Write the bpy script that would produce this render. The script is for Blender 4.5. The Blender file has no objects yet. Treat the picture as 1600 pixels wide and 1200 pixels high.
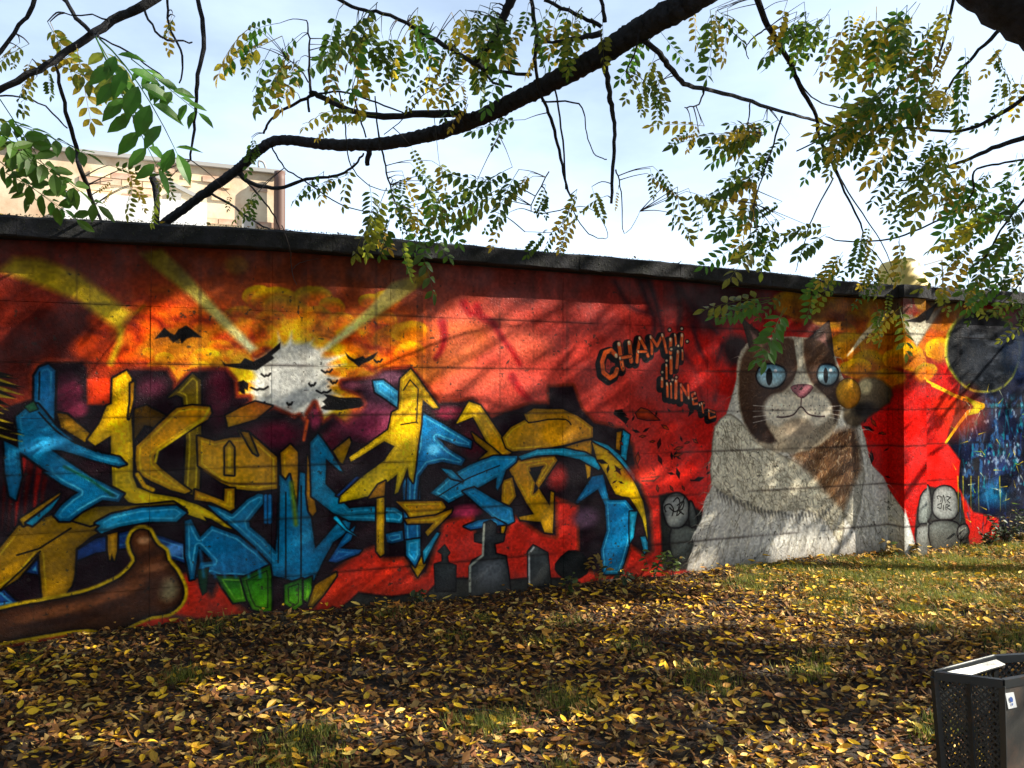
import bpy, bmesh, math, random
import numpy as np
from mathutils import Vector, Matrix, Quaternion

# ------------------------------------------------------------------ camera, sky, sun, exposure
scn = bpy.context.scene
col = scn.collection
F = 1256.0                      # focal length in photo pixels (1600 wide)
EYE = 1.6
TILT = math.atan(15 / F)
cam_d = bpy.data.cameras.new('camera')
cam_d.sensor_width = 36
cam_d.lens = 36 * F / 1600
cam_d.clip_start = 0.05
cam_d.clip_end = 3000
cam = bpy.data.objects.new('camera', cam_d)
col.objects.link(cam)
cam.location = (0, 0, EYE)
cam.rotation_euler = (math.pi / 2 + TILT, 0, 0)
scn.camera = cam

SUN = Vector((1.077, 0.024, 0.65)).normalized()      # towards the sun
SUN_EL = math.asin(SUN.z)
SUN_AZ = math.atan2(SUN.x, SUN.y)                    # clockwise from +Y
w = bpy.data.worlds.new('World')
scn.world = w
w.use_nodes = True
nt = w.node_tree
nt.nodes.clear()
wo = nt.nodes.new('ShaderNodeOutputWorld')
bg = nt.nodes.new('ShaderNodeBackground')
sky = nt.nodes.new('ShaderNodeTexSky')
sky.sky_type = 'NISHITA'
sky.sun_disc = False
sky.sun_elevation = SUN_EL
sky.sun_rotation = SUN_AZ
sky.air_density = 1.0
sky.dust_density = 1.6
sky.ozone_density = 1.0
tc = nt.nodes.new('ShaderNodeTexCoord')
mp = nt.nodes.new('ShaderNodeMapping')
mp.inputs['Scale'].default_value = (1.2, 1.2, 3.2)
nz = nt.nodes.new('ShaderNodeTexNoise')
nz.inputs['Scale'].default_value = 1.3
nz.inputs['Detail'].default_value = 7
nz.inputs['Roughness'].default_value = 0.55
rp = nt.nodes.new('ShaderNodeValToRGB')
rp.color_ramp.elements[0].position = 0.30
rp.color_ramp.elements[0].color = (0.15, 0.15, 0.15, 1)
rp.color_ramp.elements[1].position = 0.62
rp.color_ramp.elements[1].color = (0.8, 0.8, 0.8, 1)
mx = nt.nodes.new('ShaderNodeMixRGB')
mx.inputs[2].default_value = (7.9, 9.7, 12.2, 1)      # thin high cloud
nt.links.new(tc.outputs['Generated'], mp.inputs['Vector'])
nt.links.new(mp.outputs[0], nz.inputs['Vector'])
nt.links.new(nz.outputs[0], rp.inputs[0])
sz_ = nt.nodes.new('ShaderNodeSeparateXYZ')
el = nt.nodes.new('ShaderNodeMapRange')            # high cloud thins towards the zenith
el.inputs['From Min'].default_value = 0.12; el.inputs['From Max'].default_value = 0.55
el.inputs['To Min'].default_value = 1.0; el.inputs['To Max'].default_value = 0.55
nt.links.new(tc.outputs['Generated'], sz_.inputs[0]); nt.links.new(sz_.outputs['Z'], el.inputs[0])
mu = nt.nodes.new('ShaderNodeMath'); mu.operation = 'MULTIPLY'
nt.links.new(rp.outputs[0], mu.inputs[0]); nt.links.new(el.outputs[0], mu.inputs[1])
nt.links.new(mu.outputs[0], mx.inputs[0])
nt.links.new(sky.outputs[0], mx.inputs[1])
nt.links.new(mx.outputs[0], bg.inputs[0])
bg.inputs[1].default_value = 0.06
nt.links.new(bg.outputs[0], wo.inputs[0])

sd = bpy.data.lights.new('sun', 'SUN')
sd.energy = 5.0
sd.angle = math.radians(0.5)
sd.color = (1.0, 0.93, 0.80)
so = bpy.data.objects.new('sun', sd)
col.objects.link(so)
so.rotation_euler = (-SUN).to_track_quat('-Z', 'Y').to_euler()
so.location = SUN * 30

vs = scn.view_settings
vs.view_transform = 'Standard'
vs.look = 'None'
vs.exposure = 1.42
vs.gamma = 1.0
vs.use_curve_mapping = False

# ------------------------------------------------------------------ geometry of the place
RNG = np.random.default_rng(11)
random.seed(11)
ct, st_ = math.cos(TILT), math.sin(TILT)

def ray(px, py):
    x, y, z = (px - 800) / F, 1.0, -(py - 600) / F
    return Vector((x, y * ct - z * st_, y * st_ + z * ct))

def at(px, py, Y):
    r = ray(px, py)
    return Vector((0, 0, EYE)) + r * (Y / r.y)

def project(P):
    """world points (n,3) -> photo pixels"""
    P = np.asarray(P, float).reshape(-1, 3) - np.array([0, 0, EYE])
    yc = P[:, 1] * ct + P[:, 2] * st_
    zc = -P[:, 1] * st_ + P[:, 2] * ct
    yy = np.where(np.abs(yc) < 1e-6, 1e-6, yc)
    return 800 + F * P[:, 0] / yy, 600 - F * zc / yy, yc

P0 = Vector((-3.24, 5.088, 0))          # foot of the wall at the left edge of the frame
D = Vector((0.920, 0.392, 0)).normalized()
N = Vector((0.392, -0.920, 0)).normalized()

def wallhit(px, py, off=0.0):
    """(s, h) on the wall plane moved off metres towards the viewer"""
    r = ray(px, py)
    o = P0 + N * off - Vector((0, 0, EYE))
    t = o.dot(N) / r.dot(N)
    P = r * t + Vector((0, 0, EYE))
    return (P - P0).dot(D), P.z

def W(s, h, off=0.0):
    return P0 + D * s + N * off + Vector((0, 0, h))

def ground_z(x, y):
    x = np.asarray(x, float); y = np.asarray(y, float)
    z = 0.018 * np.sin(1.3 * x + 0.7 * y) + 0.014 * np.sin(2.9 * x - 1.7 * y + 1.0) + 0.008 * np.sin(6.1 * y + 4.3 * x)
    n = (x - P0.x) * N.x + (y - P0.y) * N.y
    z = z + 0.07 * np.exp(-np.clip(n, 0, 9) / 0.35) * (0.6 + 0.4 * np.sin(2.3 * x)) - 0.02
    return z

# ------------------------------------------------------------------ object helpers
def tag(o, label=None, cat=None, group=None, kind=None):
    if label: o['label'] = label
    if cat: o['category'] = cat
    if group: o['group'] = group
    if kind: o['kind'] = kind
    return o

def thing(name, label, cat, loc=(0, 0, 0), group=None):
    o = bpy.data.objects.new(name, None)
    col.objects.link(o)
    o.location = loc
    o.empty_display_size = 0.2
    return tag(o, label, cat, group)

def link(name, me, mat=None, parent=None):
    if mat is not None and not me.materials:
        me.materials.append(mat)
    o = bpy.data.objects.new(name, me)
    col.objects.link(o)
    if parent is not None:
        o.parent = parent
        o.location = -parent.location if parent.parent is None else (0, 0, 0)
    return o

def npmesh(name, V, Fc, smooth=False, colr=None, uv=None):
    """V (n,3), Fc (m,k) uniform faces"""
    V = np.asarray(V, np.float32); Fc = np.asarray(Fc, np.int32)
    me = bpy.data.meshes.new(name)
    m, k = Fc.shape
    me.vertices.add(len(V)); me.vertices.foreach_set('co', V.ravel())
    me.loops.add(m * k); me.loops.foreach_set('vertex_index', Fc.ravel())
    me.polygons.add(m)
    me.polygons.foreach_set('loop_start', np.arange(0, m * k, k, dtype=np.int32))
    me.polygons.foreach_set('loop_total', np.full(m, k, dtype=np.int32))
    me.polygons.foreach_set('use_smooth', np.full(m, bool(smooth), dtype=bool))
    if colr is not None:
        a = me.color_attributes.new('tint', 'FLOAT_COLOR', 'POINT')
        c = np.ones((len(V), 4), np.float32); c[:, :3] = colr
        a.data.foreach_set('color', c.ravel())
    if uv is not None:
        u = me.uv_layers.new(name='UVMap')
        u.data.foreach_set('uv', np.asarray(uv, np.float32)[Fc.ravel()].ravel())
    me.update(calc_edges=True)
    me.validate()
    return me

class MB:
    def __init__(s): s.v = []; s.f = []
    def add(s, v, f):
        b = len(s.v); s.v += [tuple(p) for p in v]; s.f += [tuple(i + b for i in q) for q in f]
    def box(s, c, size, R=None):
        hx, hy, hz = [q / 2 for q in size]
        vs = []
        for x in (-hx, hx):
            for y in (-hy, hy):
                for z in (-hz, hz):
                    p = Vector((x, y, z))
                    if R is not None: p = R @ p
                    vs.append(p + Vector(c))
        s.add(vs, [(0, 1, 3, 2), (4, 6, 7, 5), (0, 4, 5, 1), (2, 3, 7, 6), (0, 2, 6, 4), (1, 5, 7, 3)])
    def bar(s, a, b, w, h=None, up=Vector((0, 0, 1))):
        a = Vector(a); b = Vector(b); h = h or w
        d = (b - a); L = d.length; d.normalize()
        x = d.cross(up)
        if x.length < 1e-3: x = d.cross(Vector((1, 0, 0)))
        x.normalize(); z = x.cross(d)
        R = Matrix((x, d, z)).transposed()
        s.box((a + b) / 2, (w, L, h), R)
    def build(s, name, mat, parent=None, smooth=False):
        me = bpy.data.meshes.new(name); me.from_pydata(s.v, [], s.f)
        if smooth:
            for p in me.polygons: p.use_smooth = True
        me.update()
        return link(name, me, mat, parent)

def catmull(P, R, n):
    P = [Vector(p) for p in P]
    if len(P) < 3: n = max(n, 2)
    out = []; rr = []
    for i in range(len(P) - 1):
        p0 = P[max(i - 1, 0)]; p1 = P[i]; p2 = P[i + 1]; p3 = P[min(i + 2, len(P) - 1)]
        for k in range(n):
            t = k / n
            out.append(0.5 * ((2 * p1) + (p2 - p0) * t + (2 * p0 - 5 * p1 + 4 * p2 - p3) * t * t + (3 * p1 - p0 - 3 * p2 + p3) * t ** 3))
            rr.append(R[i] * (1 - t) + R[i + 1] * t)
    out.append(P[-1]); rr.append(R[-1])
    return out, rr

def tube(mb, P, R, sides=6, n=4, rough=0.0, wob=0.0, rs=random):
    pts, rr = catmull(P, R, n)
    if wob:
        for i in range(1, len(pts) - 1):
            pts[i] = pts[i] + Vector((rs.uniform(-1, 1), rs.uniform(-1, 1), rs.uniform(-1, 1))) * wob
    vs = []; fs = []
    x = None
    for i, p in enumerate(pts):
        d = (pts[min(i + 1, len(pts) - 1)] - pts[max(i - 1, 0)]).normalized()
        if x is None:
            x = d.orthogonal().normalized()
        x = (x - d * x.dot(d)).normalized()
        y = d.cross(x)
        for k in range(sides):
            a = 2 * math.pi * k / sides
            r = rr[i] * (1 + rough * rs.uniform(-1, 1))
            vs.append(p + (x * math.cos(a) + y * math.sin(a)) * r)
    for i in range(len(pts) - 1):
        for k in range(sides):
            a = i * sides + k; b = i * sides + (k + 1) % sides
            fs.append((a, b, b + sides, a + sides))
    fs.append(tuple(range(sides - 1, -1, -1)))
    fs.append(tuple((len(pts) - 1) * sides + k for k in range(sides)))
    mb.add(vs, fs)
    return pts, rr

# ------------------------------------------------------------------ material helpers
def mat(name, base=(0.5, 0.5, 0.5), rough=0.8, metal=0.0, noise=None, bump=None, attr=None, trans=0.0, spec=0.5, rnd=None):
    """noise=(scale, colour2, lo, hi)  bump=(scale, strength, distance)"""
    m = bpy.data.materials.new(name)
    m.use_nodes = True
    n = m.node_tree; b = n.nodes['Principled BSDF']
    b.inputs['Roughness'].default_value = rough
    b.inputs['Metallic'].default_value = metal
    b.inputs['Specular IOR Level'].default_value = spec
    tcn = n.nodes.new('ShaderNodeTexCoord')
    src = None
    if attr:
        a = n.nodes.new('ShaderNodeAttribute'); a.attribute_name = attr
        src = a.outputs['Color']
    if noise:
        t = n.nodes.new('ShaderNodeTexNoise'); t.inputs['Scale'].default_value = noise[0]
        t.inputs['Detail'].default_value = 8; t.inputs['Roughness'].default_value = 0.62
        n.links.new(tcn.outputs['Object'], t.inputs['Vector'])
        r = n.nodes.new('ShaderNodeMapRange')
        r.inputs['From Min'].default_value = noise[2]; r.inputs['From Max'].default_value = noise[3]
        n.links.new(t.outputs[0], r.inputs[0])
        x = n.nodes.new('ShaderNodeMixRGB')
        n.links.new(r.outputs[0], x.inputs[0])
        x.inputs[1].default_value = (*base, 1)
        if src: n.links.new(src, x.inputs[1])
        x.inputs[2].default_value = (*noise[1], 1)
        src = x.outputs[0]
    if rnd:
        oi = n.nodes.new('ShaderNodeObjectInfo')
        h = n.nodes.new('ShaderNodeHueSaturation')
        mh = n.nodes.new('ShaderNodeMapRange')
        mh.inputs['To Min'].default_value = 0.5 - rnd[0]; mh.inputs['To Max'].default_value = 0.5 + rnd[0]
        mv = n.nodes.new('ShaderNodeMapRange')
        mv.inputs['To Min'].default_value = 1 - rnd[1]; mv.inputs['To Max'].default_value = 1 + rnd[1]
        n.links.new(oi.outputs['Random'], mh.inputs[0]); n.links.new(oi.outputs['Random'], mv.inputs[0])
        n.links.new(mh.outputs[0], h.inputs['Hue']); n.links.new(mv.outputs[0], h.inputs['Value'])
        if src: n.links.new(src, h.inputs['Color'])
        else: h.inputs['Color'].default_value = (*base, 1)
        src = h.outputs[0]
    if src: n.links.new(src, b.inputs['Base Color'])
    else: b.inputs['Base Color'].default_value = (*base, 1)
    if bump:
        t = n.nodes.new('ShaderNodeTexNoise'); t.inputs['Scale'].default_value = bump[0]
        t.inputs['Detail'].default_value = 9; t.inputs['Roughness'].default_value = 0.7
        n.links.new(tcn.outputs['Object'], t.inputs['Vector'])
        bp = n.nodes.new('ShaderNodeBump'); bp.inputs['Strength'].default_value = bump[1]
        bp.inputs['Distance'].default_value = bump[2]
        n.links.new(t.outputs[0], bp.inputs['Height'])
        n.links.new(bp.outputs[0], b.inputs['Normal'])
    if trans:
        tl = n.nodes.new('ShaderNodeBsdfTranslucent')
        ms = n.nodes.new('ShaderNodeMixShader'); ms.inputs[0].default_value = trans
        if src: n.links.new(src, tl.inputs[0])
        else: tl.inputs[0].default_value = (*base, 1)
        n.links.new(b.outputs[0], ms.inputs[1]); n.links.new(tl.outputs[0], ms.inputs[2])
        n.links.new(ms.outputs[0], n.nodes['Material Output'].inputs[0])
    return m

# ------------------------------------------------------------------ the mural: paint laid on the wall, in wall coordinates
S0, S1, HT, RES = -2.0, 12.0, 2.8, 185
TW, TH = int((S1 - S0) * RES), int(HT * RES)

def fbm(seed, cell, octaves=4, sx=1.0):
    g = np.random.default_rng(seed)
    out = np.zeros((TH, TW), np.float32); amp = 1; tot = 0
    yy = np.arange(TH)[:, None]; xx = np.arange(TW)[None, :]
    for o in range(octaves):
        cx = cell * sx / 2 ** o; cy = cell / 2 ** o
        if cy < 1 or cx < 1: break
        gx = int(TW / cx) + 3; gy = int(TH / cy) + 3
        G = g.random((gy, gx)).astype(np.float32)
        fy = yy / cy; fx = xx / cx
        iy = fy.astype(int); ix = fx.astype(int)
        ty = fy - iy; tx = fx - ix
        ty = ty * ty * (3 - 2 * ty); tx = tx * tx * (3 - 2 * tx)
        iy = iy[:, 0]; ix = ix[0]
        a = G[np.ix_(iy, ix)]; b = G[np.ix_(iy, ix + 1)]; c = G[np.ix_(iy + 1, ix)]; d = G[np.ix_(iy + 1, ix + 1)]
        out += amp * ((a * (1 - tx) + b * tx) * (1 - ty) + (c * (1 - tx) + d * tx) * ty)
        tot += amp; amp *= 0.5
    return out / tot

NA = fbm(1, 90, 5); NB = fbm(2, 40, 5); NC = fbm(3, 12, 3); ND = fbm(4, 150, 4, 1.8); NE = fbm(5, 60, 5, 2.2)
def C3(c): return np.array(c, np.float32) / 255.0
T = np.zeros((TH, TW, 3), np.float32)

def tp(p):
    s, h = wallhit(p[0], p[1])
    return ((s - S0) * RES, h * RES)

def smoothpts(P, n=4, closed=True):
    P = np.array(P, float); m = len(P); out = []
    rng = range(m) if closed else range(m - 1)
    for i in rng:
        if closed: p0, p1, p2, p3 = P[i - 1], P[i], P[(i + 1) % m], P[(i + 2) % m]
        else: p0, p1, p2, p3 = P[max(i - 1, 0)], P[i], P[i + 1], P[min(i + 2, m - 1)]
        for k in range(n):
            t = k / n
            out.append(0.5 * (2 * p1 + (p2 - p0) * t + (2 * p0 - 5 * p1 + 4 * p2 - p3) * t * t + (3 * p1 - p0 - 3 * p2 + p3) * t ** 3))
    if not closed: out.append(P[-1])
    return out

def window(Q, pad):
    x0 = max(int(Q[:, 0].min() - pad), 0); x1 = min(int(Q[:, 0].max() + pad) + 2, TW)
    y0 = max(int(Q[:, 1].min() - pad), 0); y1 = min(int(Q[:, 1].max() + pad) + 2, TH)
    if x1 <= x0 or y1 <= y0: return None
    sl = (slice(y0, y1), slice(x0, x1))
    X, Y = np.meshgrid(np.arange(x0, x1, dtype=np.float32), np.arange(y0, y1, dtype=np.float32))
    return sl, X, Y

def segd(X, Y, a, b):
    dx, dy = b[0] - a[0], b[1] - a[1]
    L = dx * dx + dy * dy + 1e-9
    t = np.clip(((X - a[0]) * dx + (Y - a[1]) * dy) / L, 0, 1)
    return np.hypot(X - a[0] - t * dx, Y - a[1] - t * dy), t

def lay(sl, col_, a):
    a = np.clip(a, 0, 1)[..., None]
    T[sl] = T[sl] * (1 - a) + col_ * a

def poly(P, c, c2=None, ang=90, ol=2.2, olc=(12, 10, 14), soft=1.2, sm=0, edge=0.35, hl=None, alpha=1.0, nz_=0.22, inner=False):
    if sm: P = smoothpts(P, sm)
    Q = np.array([tp(p) for p in P], np.float32)
    wn = window(Q, ol + soft + 3)
    if wn is None: return
    sl, X, Y = wn
    d = np.full(X.shape, 1e9, np.float32); ins = np.zeros(X.shape, bool)
    m = len(Q)
    for i in range(m):
        a = Q[i]; b = Q[(i + 1) % m]
        dd, _ = segd(X, Y, a, b); d = np.minimum(d, dd)
        if a[1] != b[1]:
            ins ^= ((a[1] > Y) != (b[1] > Y)) & (X < (b[0] - a[0]) * (Y - a[1]) / (b[1] - a[1]) + a[0])
    d = np.where(ins, -d, d) + (NC[sl] - 0.5) * 0.9
    if ol > 0: lay(sl, C3(olc), (0.5 - (d - ol) / soft) * alpha)
    cc = C3(c) * np.ones(X.shape + (1,), np.float32)
    if c2 is not None:
        ca, sa = math.cos(math.radians(ang)), math.sin(math.radians(ang))
        pr = X * ca + Y * sa; q = Q[:, 0] * ca + Q[:, 1] * sa
        t = np.clip((pr - q.min()) / (q.max() - q.min() + 1e-6) + (NB[sl] - 0.5) * 0.6, 0, 1)[..., None]
        cc = cc * (1 - t) + C3(c2) * t
    cc = cc * (1 + nz_ * (NB[sl] - 0.5) * 2)[..., None]
    if edge: cc = cc * (1 - edge * np.exp(np.clip(d, -60, 0) / 5.0))[..., None]
    if hl is not None:
        g = np.exp(-((d + 4.5) / 1.1) ** 2) * np.clip((NA[sl] - 0.35) * 4, 0, 1)
        cc = cc * (1 - g[..., None] * 0.7) + C3(hl) * g[..., None] * 0.7
    if inner:
        g = np.exp(-((d + 5.0) / 0.9) ** 2)[..., None] * 0.75
        cc = cc * (1 - g) + C3(olc) * g
    lay(sl, cc, (0.5 - d / soft) * alpha)

def stroke(P, wd, c, soft=1.0, taper=False, alpha=1.0, sm=0, w2=None, ol=0, olc=(12, 10, 14)):
    if sm: P = smoothpts(P, sm, closed=False)
    Q = np.array([tp(p) for p in P], np.float32)
    strokeT(Q, wd, c, soft, taper, alpha, w2, ol, olc)

def strokeT(Q, wd, c, soft=1.0, taper=False, alpha=1.0, w2=None, ol=0, olc=(12, 10, 14)):
    Q = np.asarray(Q, np.float32)
    wn = window(Q, max(wd, w2 or 0) + soft + ol + 2)
    if wn is None: return
    sl, X, Y = wn
    best = np.full(X.shape, 1e9, np.float32)
    m = len(Q) - 1
    for i in range(m):
        dd, t = segd(X, Y, Q[i], Q[i + 1])
        g = (i + t) / m
        hw = wd / 2 * (1 - g) if taper else wd / 2 + ((w2 - wd) / 2 * g if w2 is not None else 0)
        best = np.minimum(best, dd - hw)
    if ol: lay(sl, C3(olc), (0.5 - (best - ol) / soft) * alpha)
    lay(sl, C3(c), (0.5 - best / soft) * alpha)

def blob(x, y, rx, ry, c, soft=0.5, alpha=1.0, n=0.25, rot=0):
    """soft-edged sprayed ellipse, radii in photo pixels"""
    cx, cy = tp((x, y)); ax, _ = tp((x + rx, y)); _, ay = tp((x, y - ry))
    rx = abs(ax - cx); ry = abs(ay - cy)
    R_ = max(rx, ry) * (1.3 + soft)
    wn = window(np.array([[cx - R_, cy - R_], [cx + R_, cy + R_]]), 1)
    if wn is None: return
    sl, X, Y = wn
    u, v = X - cx, Y - cy
    if rot:
        cr, sr = math.cos(math.radians(rot)), math.sin(math.radians(rot))
        u, v = u * cr + v * sr, -u * sr + v * cr
    r = np.sqrt((u / rx) ** 2 + (v / ry) ** 2) + (NB[sl] - 0.5) * n * 2
    lay(sl, C3(c) * (0.88 + 0.24 * NC[sl])[..., None], np.clip((1 - r) / max(soft, 0.02) + 0.5, 0, 1) * alpha)

def puff(x, y, r, rim=(236, 190, 18), mid=(232, 108, 16), dark=(110, 34, 14)):
    r *= random.uniform(.8, 1.15); k = random.uniform(1.0, 1.5); q = random.uniform(-15, 15); v = random.uniform(.78, 1.05)
    rim = tuple(c * v for c in rim); mid = tuple(c * random.uniform(.8, 1.05) for c in mid)
    blob(x + r * 0.2, y + r * 0.4, r * 1.2 * k, r * 0.9, dark, 0.7, 0.6, 0.3, rot=q)
    blob(x, y, r * k, r * 0.8, rim, 0.16, 0.95, 0.34, rot=q)
    blob(x + r * random.uniform(-.1, .4), y + r * 0.34, r * 0.85 * k, r * 0.62, mid, 0.8, 0.9, 0.4, rot=q)

# ---- ground colours of the wall
X_, Y_ = np.meshgrid(np.arange(TW, dtype=np.float32), np.arange(TH, dtype=np.float32))
SS = X_ / RES + S0; HH = Y_ / RES
def ramp(v, stops):
    xs = [s for s, _ in stops]; cs = np.array([C3(c) for _, c in stops])
    return np.stack([np.interp(v, xs, cs[:, k]) for k in range(3)], -1).astype(np.float32)
sx = lambda px: wallhit(px, 615)[0]
T[:] = ramp(SS, [(sx(-200), (120, 38, 26)), (sx(120), (150, 52, 34)), (sx(330), (182, 74, 34)), (sx(620), (205, 92, 46)),
                 (sx(720), (200, 84, 66)), (sx(880), (190, 70, 60)), (sx(1000), (172, 50, 42)), (sx(1130), (176, 26, 20)), (sx(1380), (180, 24, 18)), (sx(1600), (180, 40, 34)), (12, (150, 40, 34))])
T *= (0.72 + 0.56 * ND)[..., None]
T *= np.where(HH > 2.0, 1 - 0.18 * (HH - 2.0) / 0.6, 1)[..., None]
# flame-like clouds on the left half
m1 = np.clip((NE - 0.47) * 7, 0, 1) * np.clip((SS - sx(150)) / 0.4, 0, 1) * np.clip((sx(700) - SS) / 0.8, 0, 1) * np.clip((HH - 1.55) / 0.2, 0, 1) * np.clip((2.45 - HH) / 0.25, 0, 1)
T[:] = T * (1 - 0.75 * m1[..., None]) + C3((226, 100, 26)) * 0.75 * m1[..., None]
m2 = np.clip((NA - 0.54) * 9, 0, 1) * np.clip((SS - sx(150)) / 0.4, 0, 1) * np.clip((sx(640) - SS) / 0.5, 0, 1) * np.clip((HH - 1.5) / 0.2, 0, 1) * np.clip((2.35 - HH) / 0.2, 0, 1)
T[:] = T * (1 - 0.6 * m2[..., None]) + C3((216, 150, 20)) * 0.6 * m2[..., None]
m3 = np.clip((NB - 0.56) * 9, 0, 1) * np.clip((sx(560) - SS) / 0.5, 0, 1) * np.clip((HH - 1.2) / 0.2, 0, 1)
T[:] = T * (1 - 0.5 * m3[..., None]) + C3((92, 28, 18)) * 0.5 * m3[..., None]
# dark shapes far left
for x, y, rx, ry in ((55, 530, 45, 50), (70, 500, 18, 14), (120, 520, 38, 55), (100, 560, 50, 40), (25, 570, 40, 45), (150, 500, 25, 20)):
    blob(x, y, rx, ry, (70, 24, 18), 0.4, 0.75)
for x, y, r in ((170, 500, 30), (150, 545, 34), (215, 520, 26), (200, 560, 24), (250, 560, 30), (285, 555, 22), (330, 530, 30), (250, 490, 26)):
    blob(x, y, r, r * 0.7, (220, 74, 22), 0.5, 0.7); blob(x + r * 0.4, y + r * 0.5, r * 0.8, r * 0.35, (96, 26, 16), 0.5, 0.5, rot=20)
# the beams
def beams():
    poly([(-5, 424), (20, 402), (62, 404), (120, 425), (205, 488), (188, 520), (120, 470), (55, 445)], (222, 190, 40), (200, 168, 40), 0, 0, soft=9, edge=0, alpha=0.9)
    poly([(200, 500), (225, 478), (208, 490)], (214, 184, 40), ol=0, soft=6, alpha=.8)
    stroke([(188, 515), (186, 535), (172, 568)], 7, (214, 176, 40), 5, alpha=0.8)
    poly([(218, 396), (252, 388), (300, 436), (345, 487), (402, 545), (390, 553), (295, 462), (232, 412)], (196, 170, 40), (236, 226, 170), 0, 0, soft=6, edge=0, alpha=0.92)
    blob(370, 415, 18, 14, (190, 160, 40), 0.6, 0.5)
# cloud puffs round the painted sun
for x, y, r in ((400, 462, 20), (385, 500, 26), (430, 470, 22), (370, 490, 14), (490, 465, 24), (520, 480, 22), (455, 492, 28), (420, 500, 24), (395, 520, 22), (345, 545, 18), (320, 560, 16),
                (500, 495, 24), (535, 500, 22), (470, 525, 34), (430, 520, 24), (375, 555, 16), (560, 545, 26), (585, 545, 20), (545, 525, 26), (600, 500, 20), (610, 530, 24), (640, 520, 20), (600, 470, 18),
                (310, 575, 14), (248, 575, 16), (255, 560, 12), (230, 550, 10), (640, 550, 26), (575, 470, 16)):
    puff(x, y, r)
for x, y, rx, ry in ((490, 515, 42, 22), (470, 535, 60, 16), (385, 600, 26, 32), (545, 560, 30, 24), (540, 590, 34, 26), (525, 620, 28, 30), (380, 640, 26, 16), (520, 650, 26, 16), (350, 640, 26, 12)):
    blob(x, y, rx, ry, (238, 198, 12), 0.5, 0.85)
for x, y in ((690, 560), (650, 575), (720, 530), (610, 590)):
    blob(x, y, 46, 24, (232, 130, 50), 0.7, 0.7)
for x, y, rx, ry in ((760, 520, 60, 34), (700, 540, 40, 26), (830, 540, 40, 24), (730, 590, 60, 22)):
    blob(x, y, rx, ry, (226, 112, 84), 0.8, 0.55)
poly([(498, 548), (510, 548), (590, 492), (655, 447), (672, 425), (612, 443), (575, 483)], (240, 232, 190), (206, 180, 46), 0, 0, soft=6, edge=0, alpha=0.92)
# billowing smoke: dark creases between bright lobes
bil = np.abs(fbm(31, 46, 4, 1.7) * 2 - 1) * .75 + np.abs(fbm(32, 20, 3, 1.4) * 2 - 1) * .35
bc = ramp(bil, [(0, (84, 18, 10)), (.05, (150, 40, 14)), (.12, (222, 88, 18)), (.22, (240, 150, 22)), (.34, (244, 206, 40))])
near = np.exp(-(((SS - sx(455)) / 1.15) ** 2 + ((HH - 1.82) / 0.36) ** 2))
reg = np.clip((SS - sx(130)) / 0.3, 0, 1) * np.clip((sx(700) - SS) / 0.5, 0, 1) * np.clip((HH - 1.45) / 0.15, 0, 1) * np.clip((2.32 - HH) / 0.2, 0, 1)
lo = ramp(bil, [(0, (70, 18, 12)), (.06, (120, 32, 16)), (.16, (196, 64, 24)), (.30, (226, 104, 26))])
a_ = (np.clip(near * 1.6 - .3, 0, 1))[..., None]
bc = bc * a_ + lo * (1 - a_)
am = (reg * .62)[..., None]
T[:] = T * (1 - am) + bc * am
bR = np.exp(-(((SS - sx(1345)) / .75) ** 4 + ((HH - 2.12) / .34) ** 4))[..., None] * .5
T[:] = T * (1 - bR) + bc * bR
beams()
poly([(498, 548), (510, 548), (590, 492), (655, 447), (672, 425), (612, 443), (575, 483)], (240, 232, 190), (206, 180, 46), 0, 0, soft=6, edge=0, alpha=0.92)
# red smears
for P in ([(745, 480), (752, 495), (770, 505), (785, 530), (800, 550), (812, 570)], [(690, 505), (694, 525), (690, 545), (680, 560)], [(725, 475), (735, 490), (748, 488)], [(800, 590), (812, 610), (830, 628)]):
    stroke(P, 14, (150, 26, 30), 6, sm=3, alpha=0.8, w2=7)
poly([(405, 562), (440, 540), (470, 536), (500, 545), (505, 562), (512, 600), (520, 640), (500, 652), (470, 655), (450, 640), (420, 640), (395, 618), (400, 580)], (222, 220, 210), (205, 204, 196), 90, 0, soft=10, edge=0, nz_=.1, sm=2)
for k in range(26):        # ragged sprayed edge of the burst
    a = 6.283 * k / 26 + random.uniform(-.1, .1); r0 = 46; r1 = random.uniform(58, 100)
    stroke([(456 + r0 * math.cos(a), 598 + r0 * math.sin(a)), (456 + r1 * math.cos(a + .1), 598 + r1 * .85 * math.sin(a + .1))], random.uniform(8, 18), (218, 216, 204), 5, True, .75)
for x in (435, 462, 485):
    stroke([(x, 545), (x + 4, 600)], 3, (196, 196, 190), 4, alpha=0.5)
BLK = (14, 12, 12)
def bk(P): poly(P, BLK, ol=0, edge=0, soft=1.5)
bk([(345, 563), (352, 570), (375, 568), (382, 560), (395, 566), (415, 555), (438, 535), (437, 545), (424, 556), (428, 560), (410, 572), (400, 579), (370, 576), (350, 572)])
bk([(240, 531), (250, 520), (256, 512), (265, 520), (272, 524), (278, 515), (290, 509), (300, 516), (315, 528), (300, 527), (291, 530), (283, 537), (280, 530), (270, 536), (262, 527), (250, 528)])
bk([(538, 550), (546, 558), (553, 562), (566, 557), (570, 561), (590, 550), (583, 561), (565, 569), (560, 574), (552, 567), (542, 560)])
bk([(500, 638), (508, 633), (503, 628), (510, 622), (505, 616), (516, 618), (530, 622), (545, 622), (560, 622), (572, 625), (574, 632), (560, 638), (545, 639), (532, 642), (520, 641), (508, 641)])
bk([(367, 598), (376, 596), (380, 594), (388, 600), (387, 612), (382, 608), (383, 618), (378, 616), (374, 612), (368, 614), (366, 606)])
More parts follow.
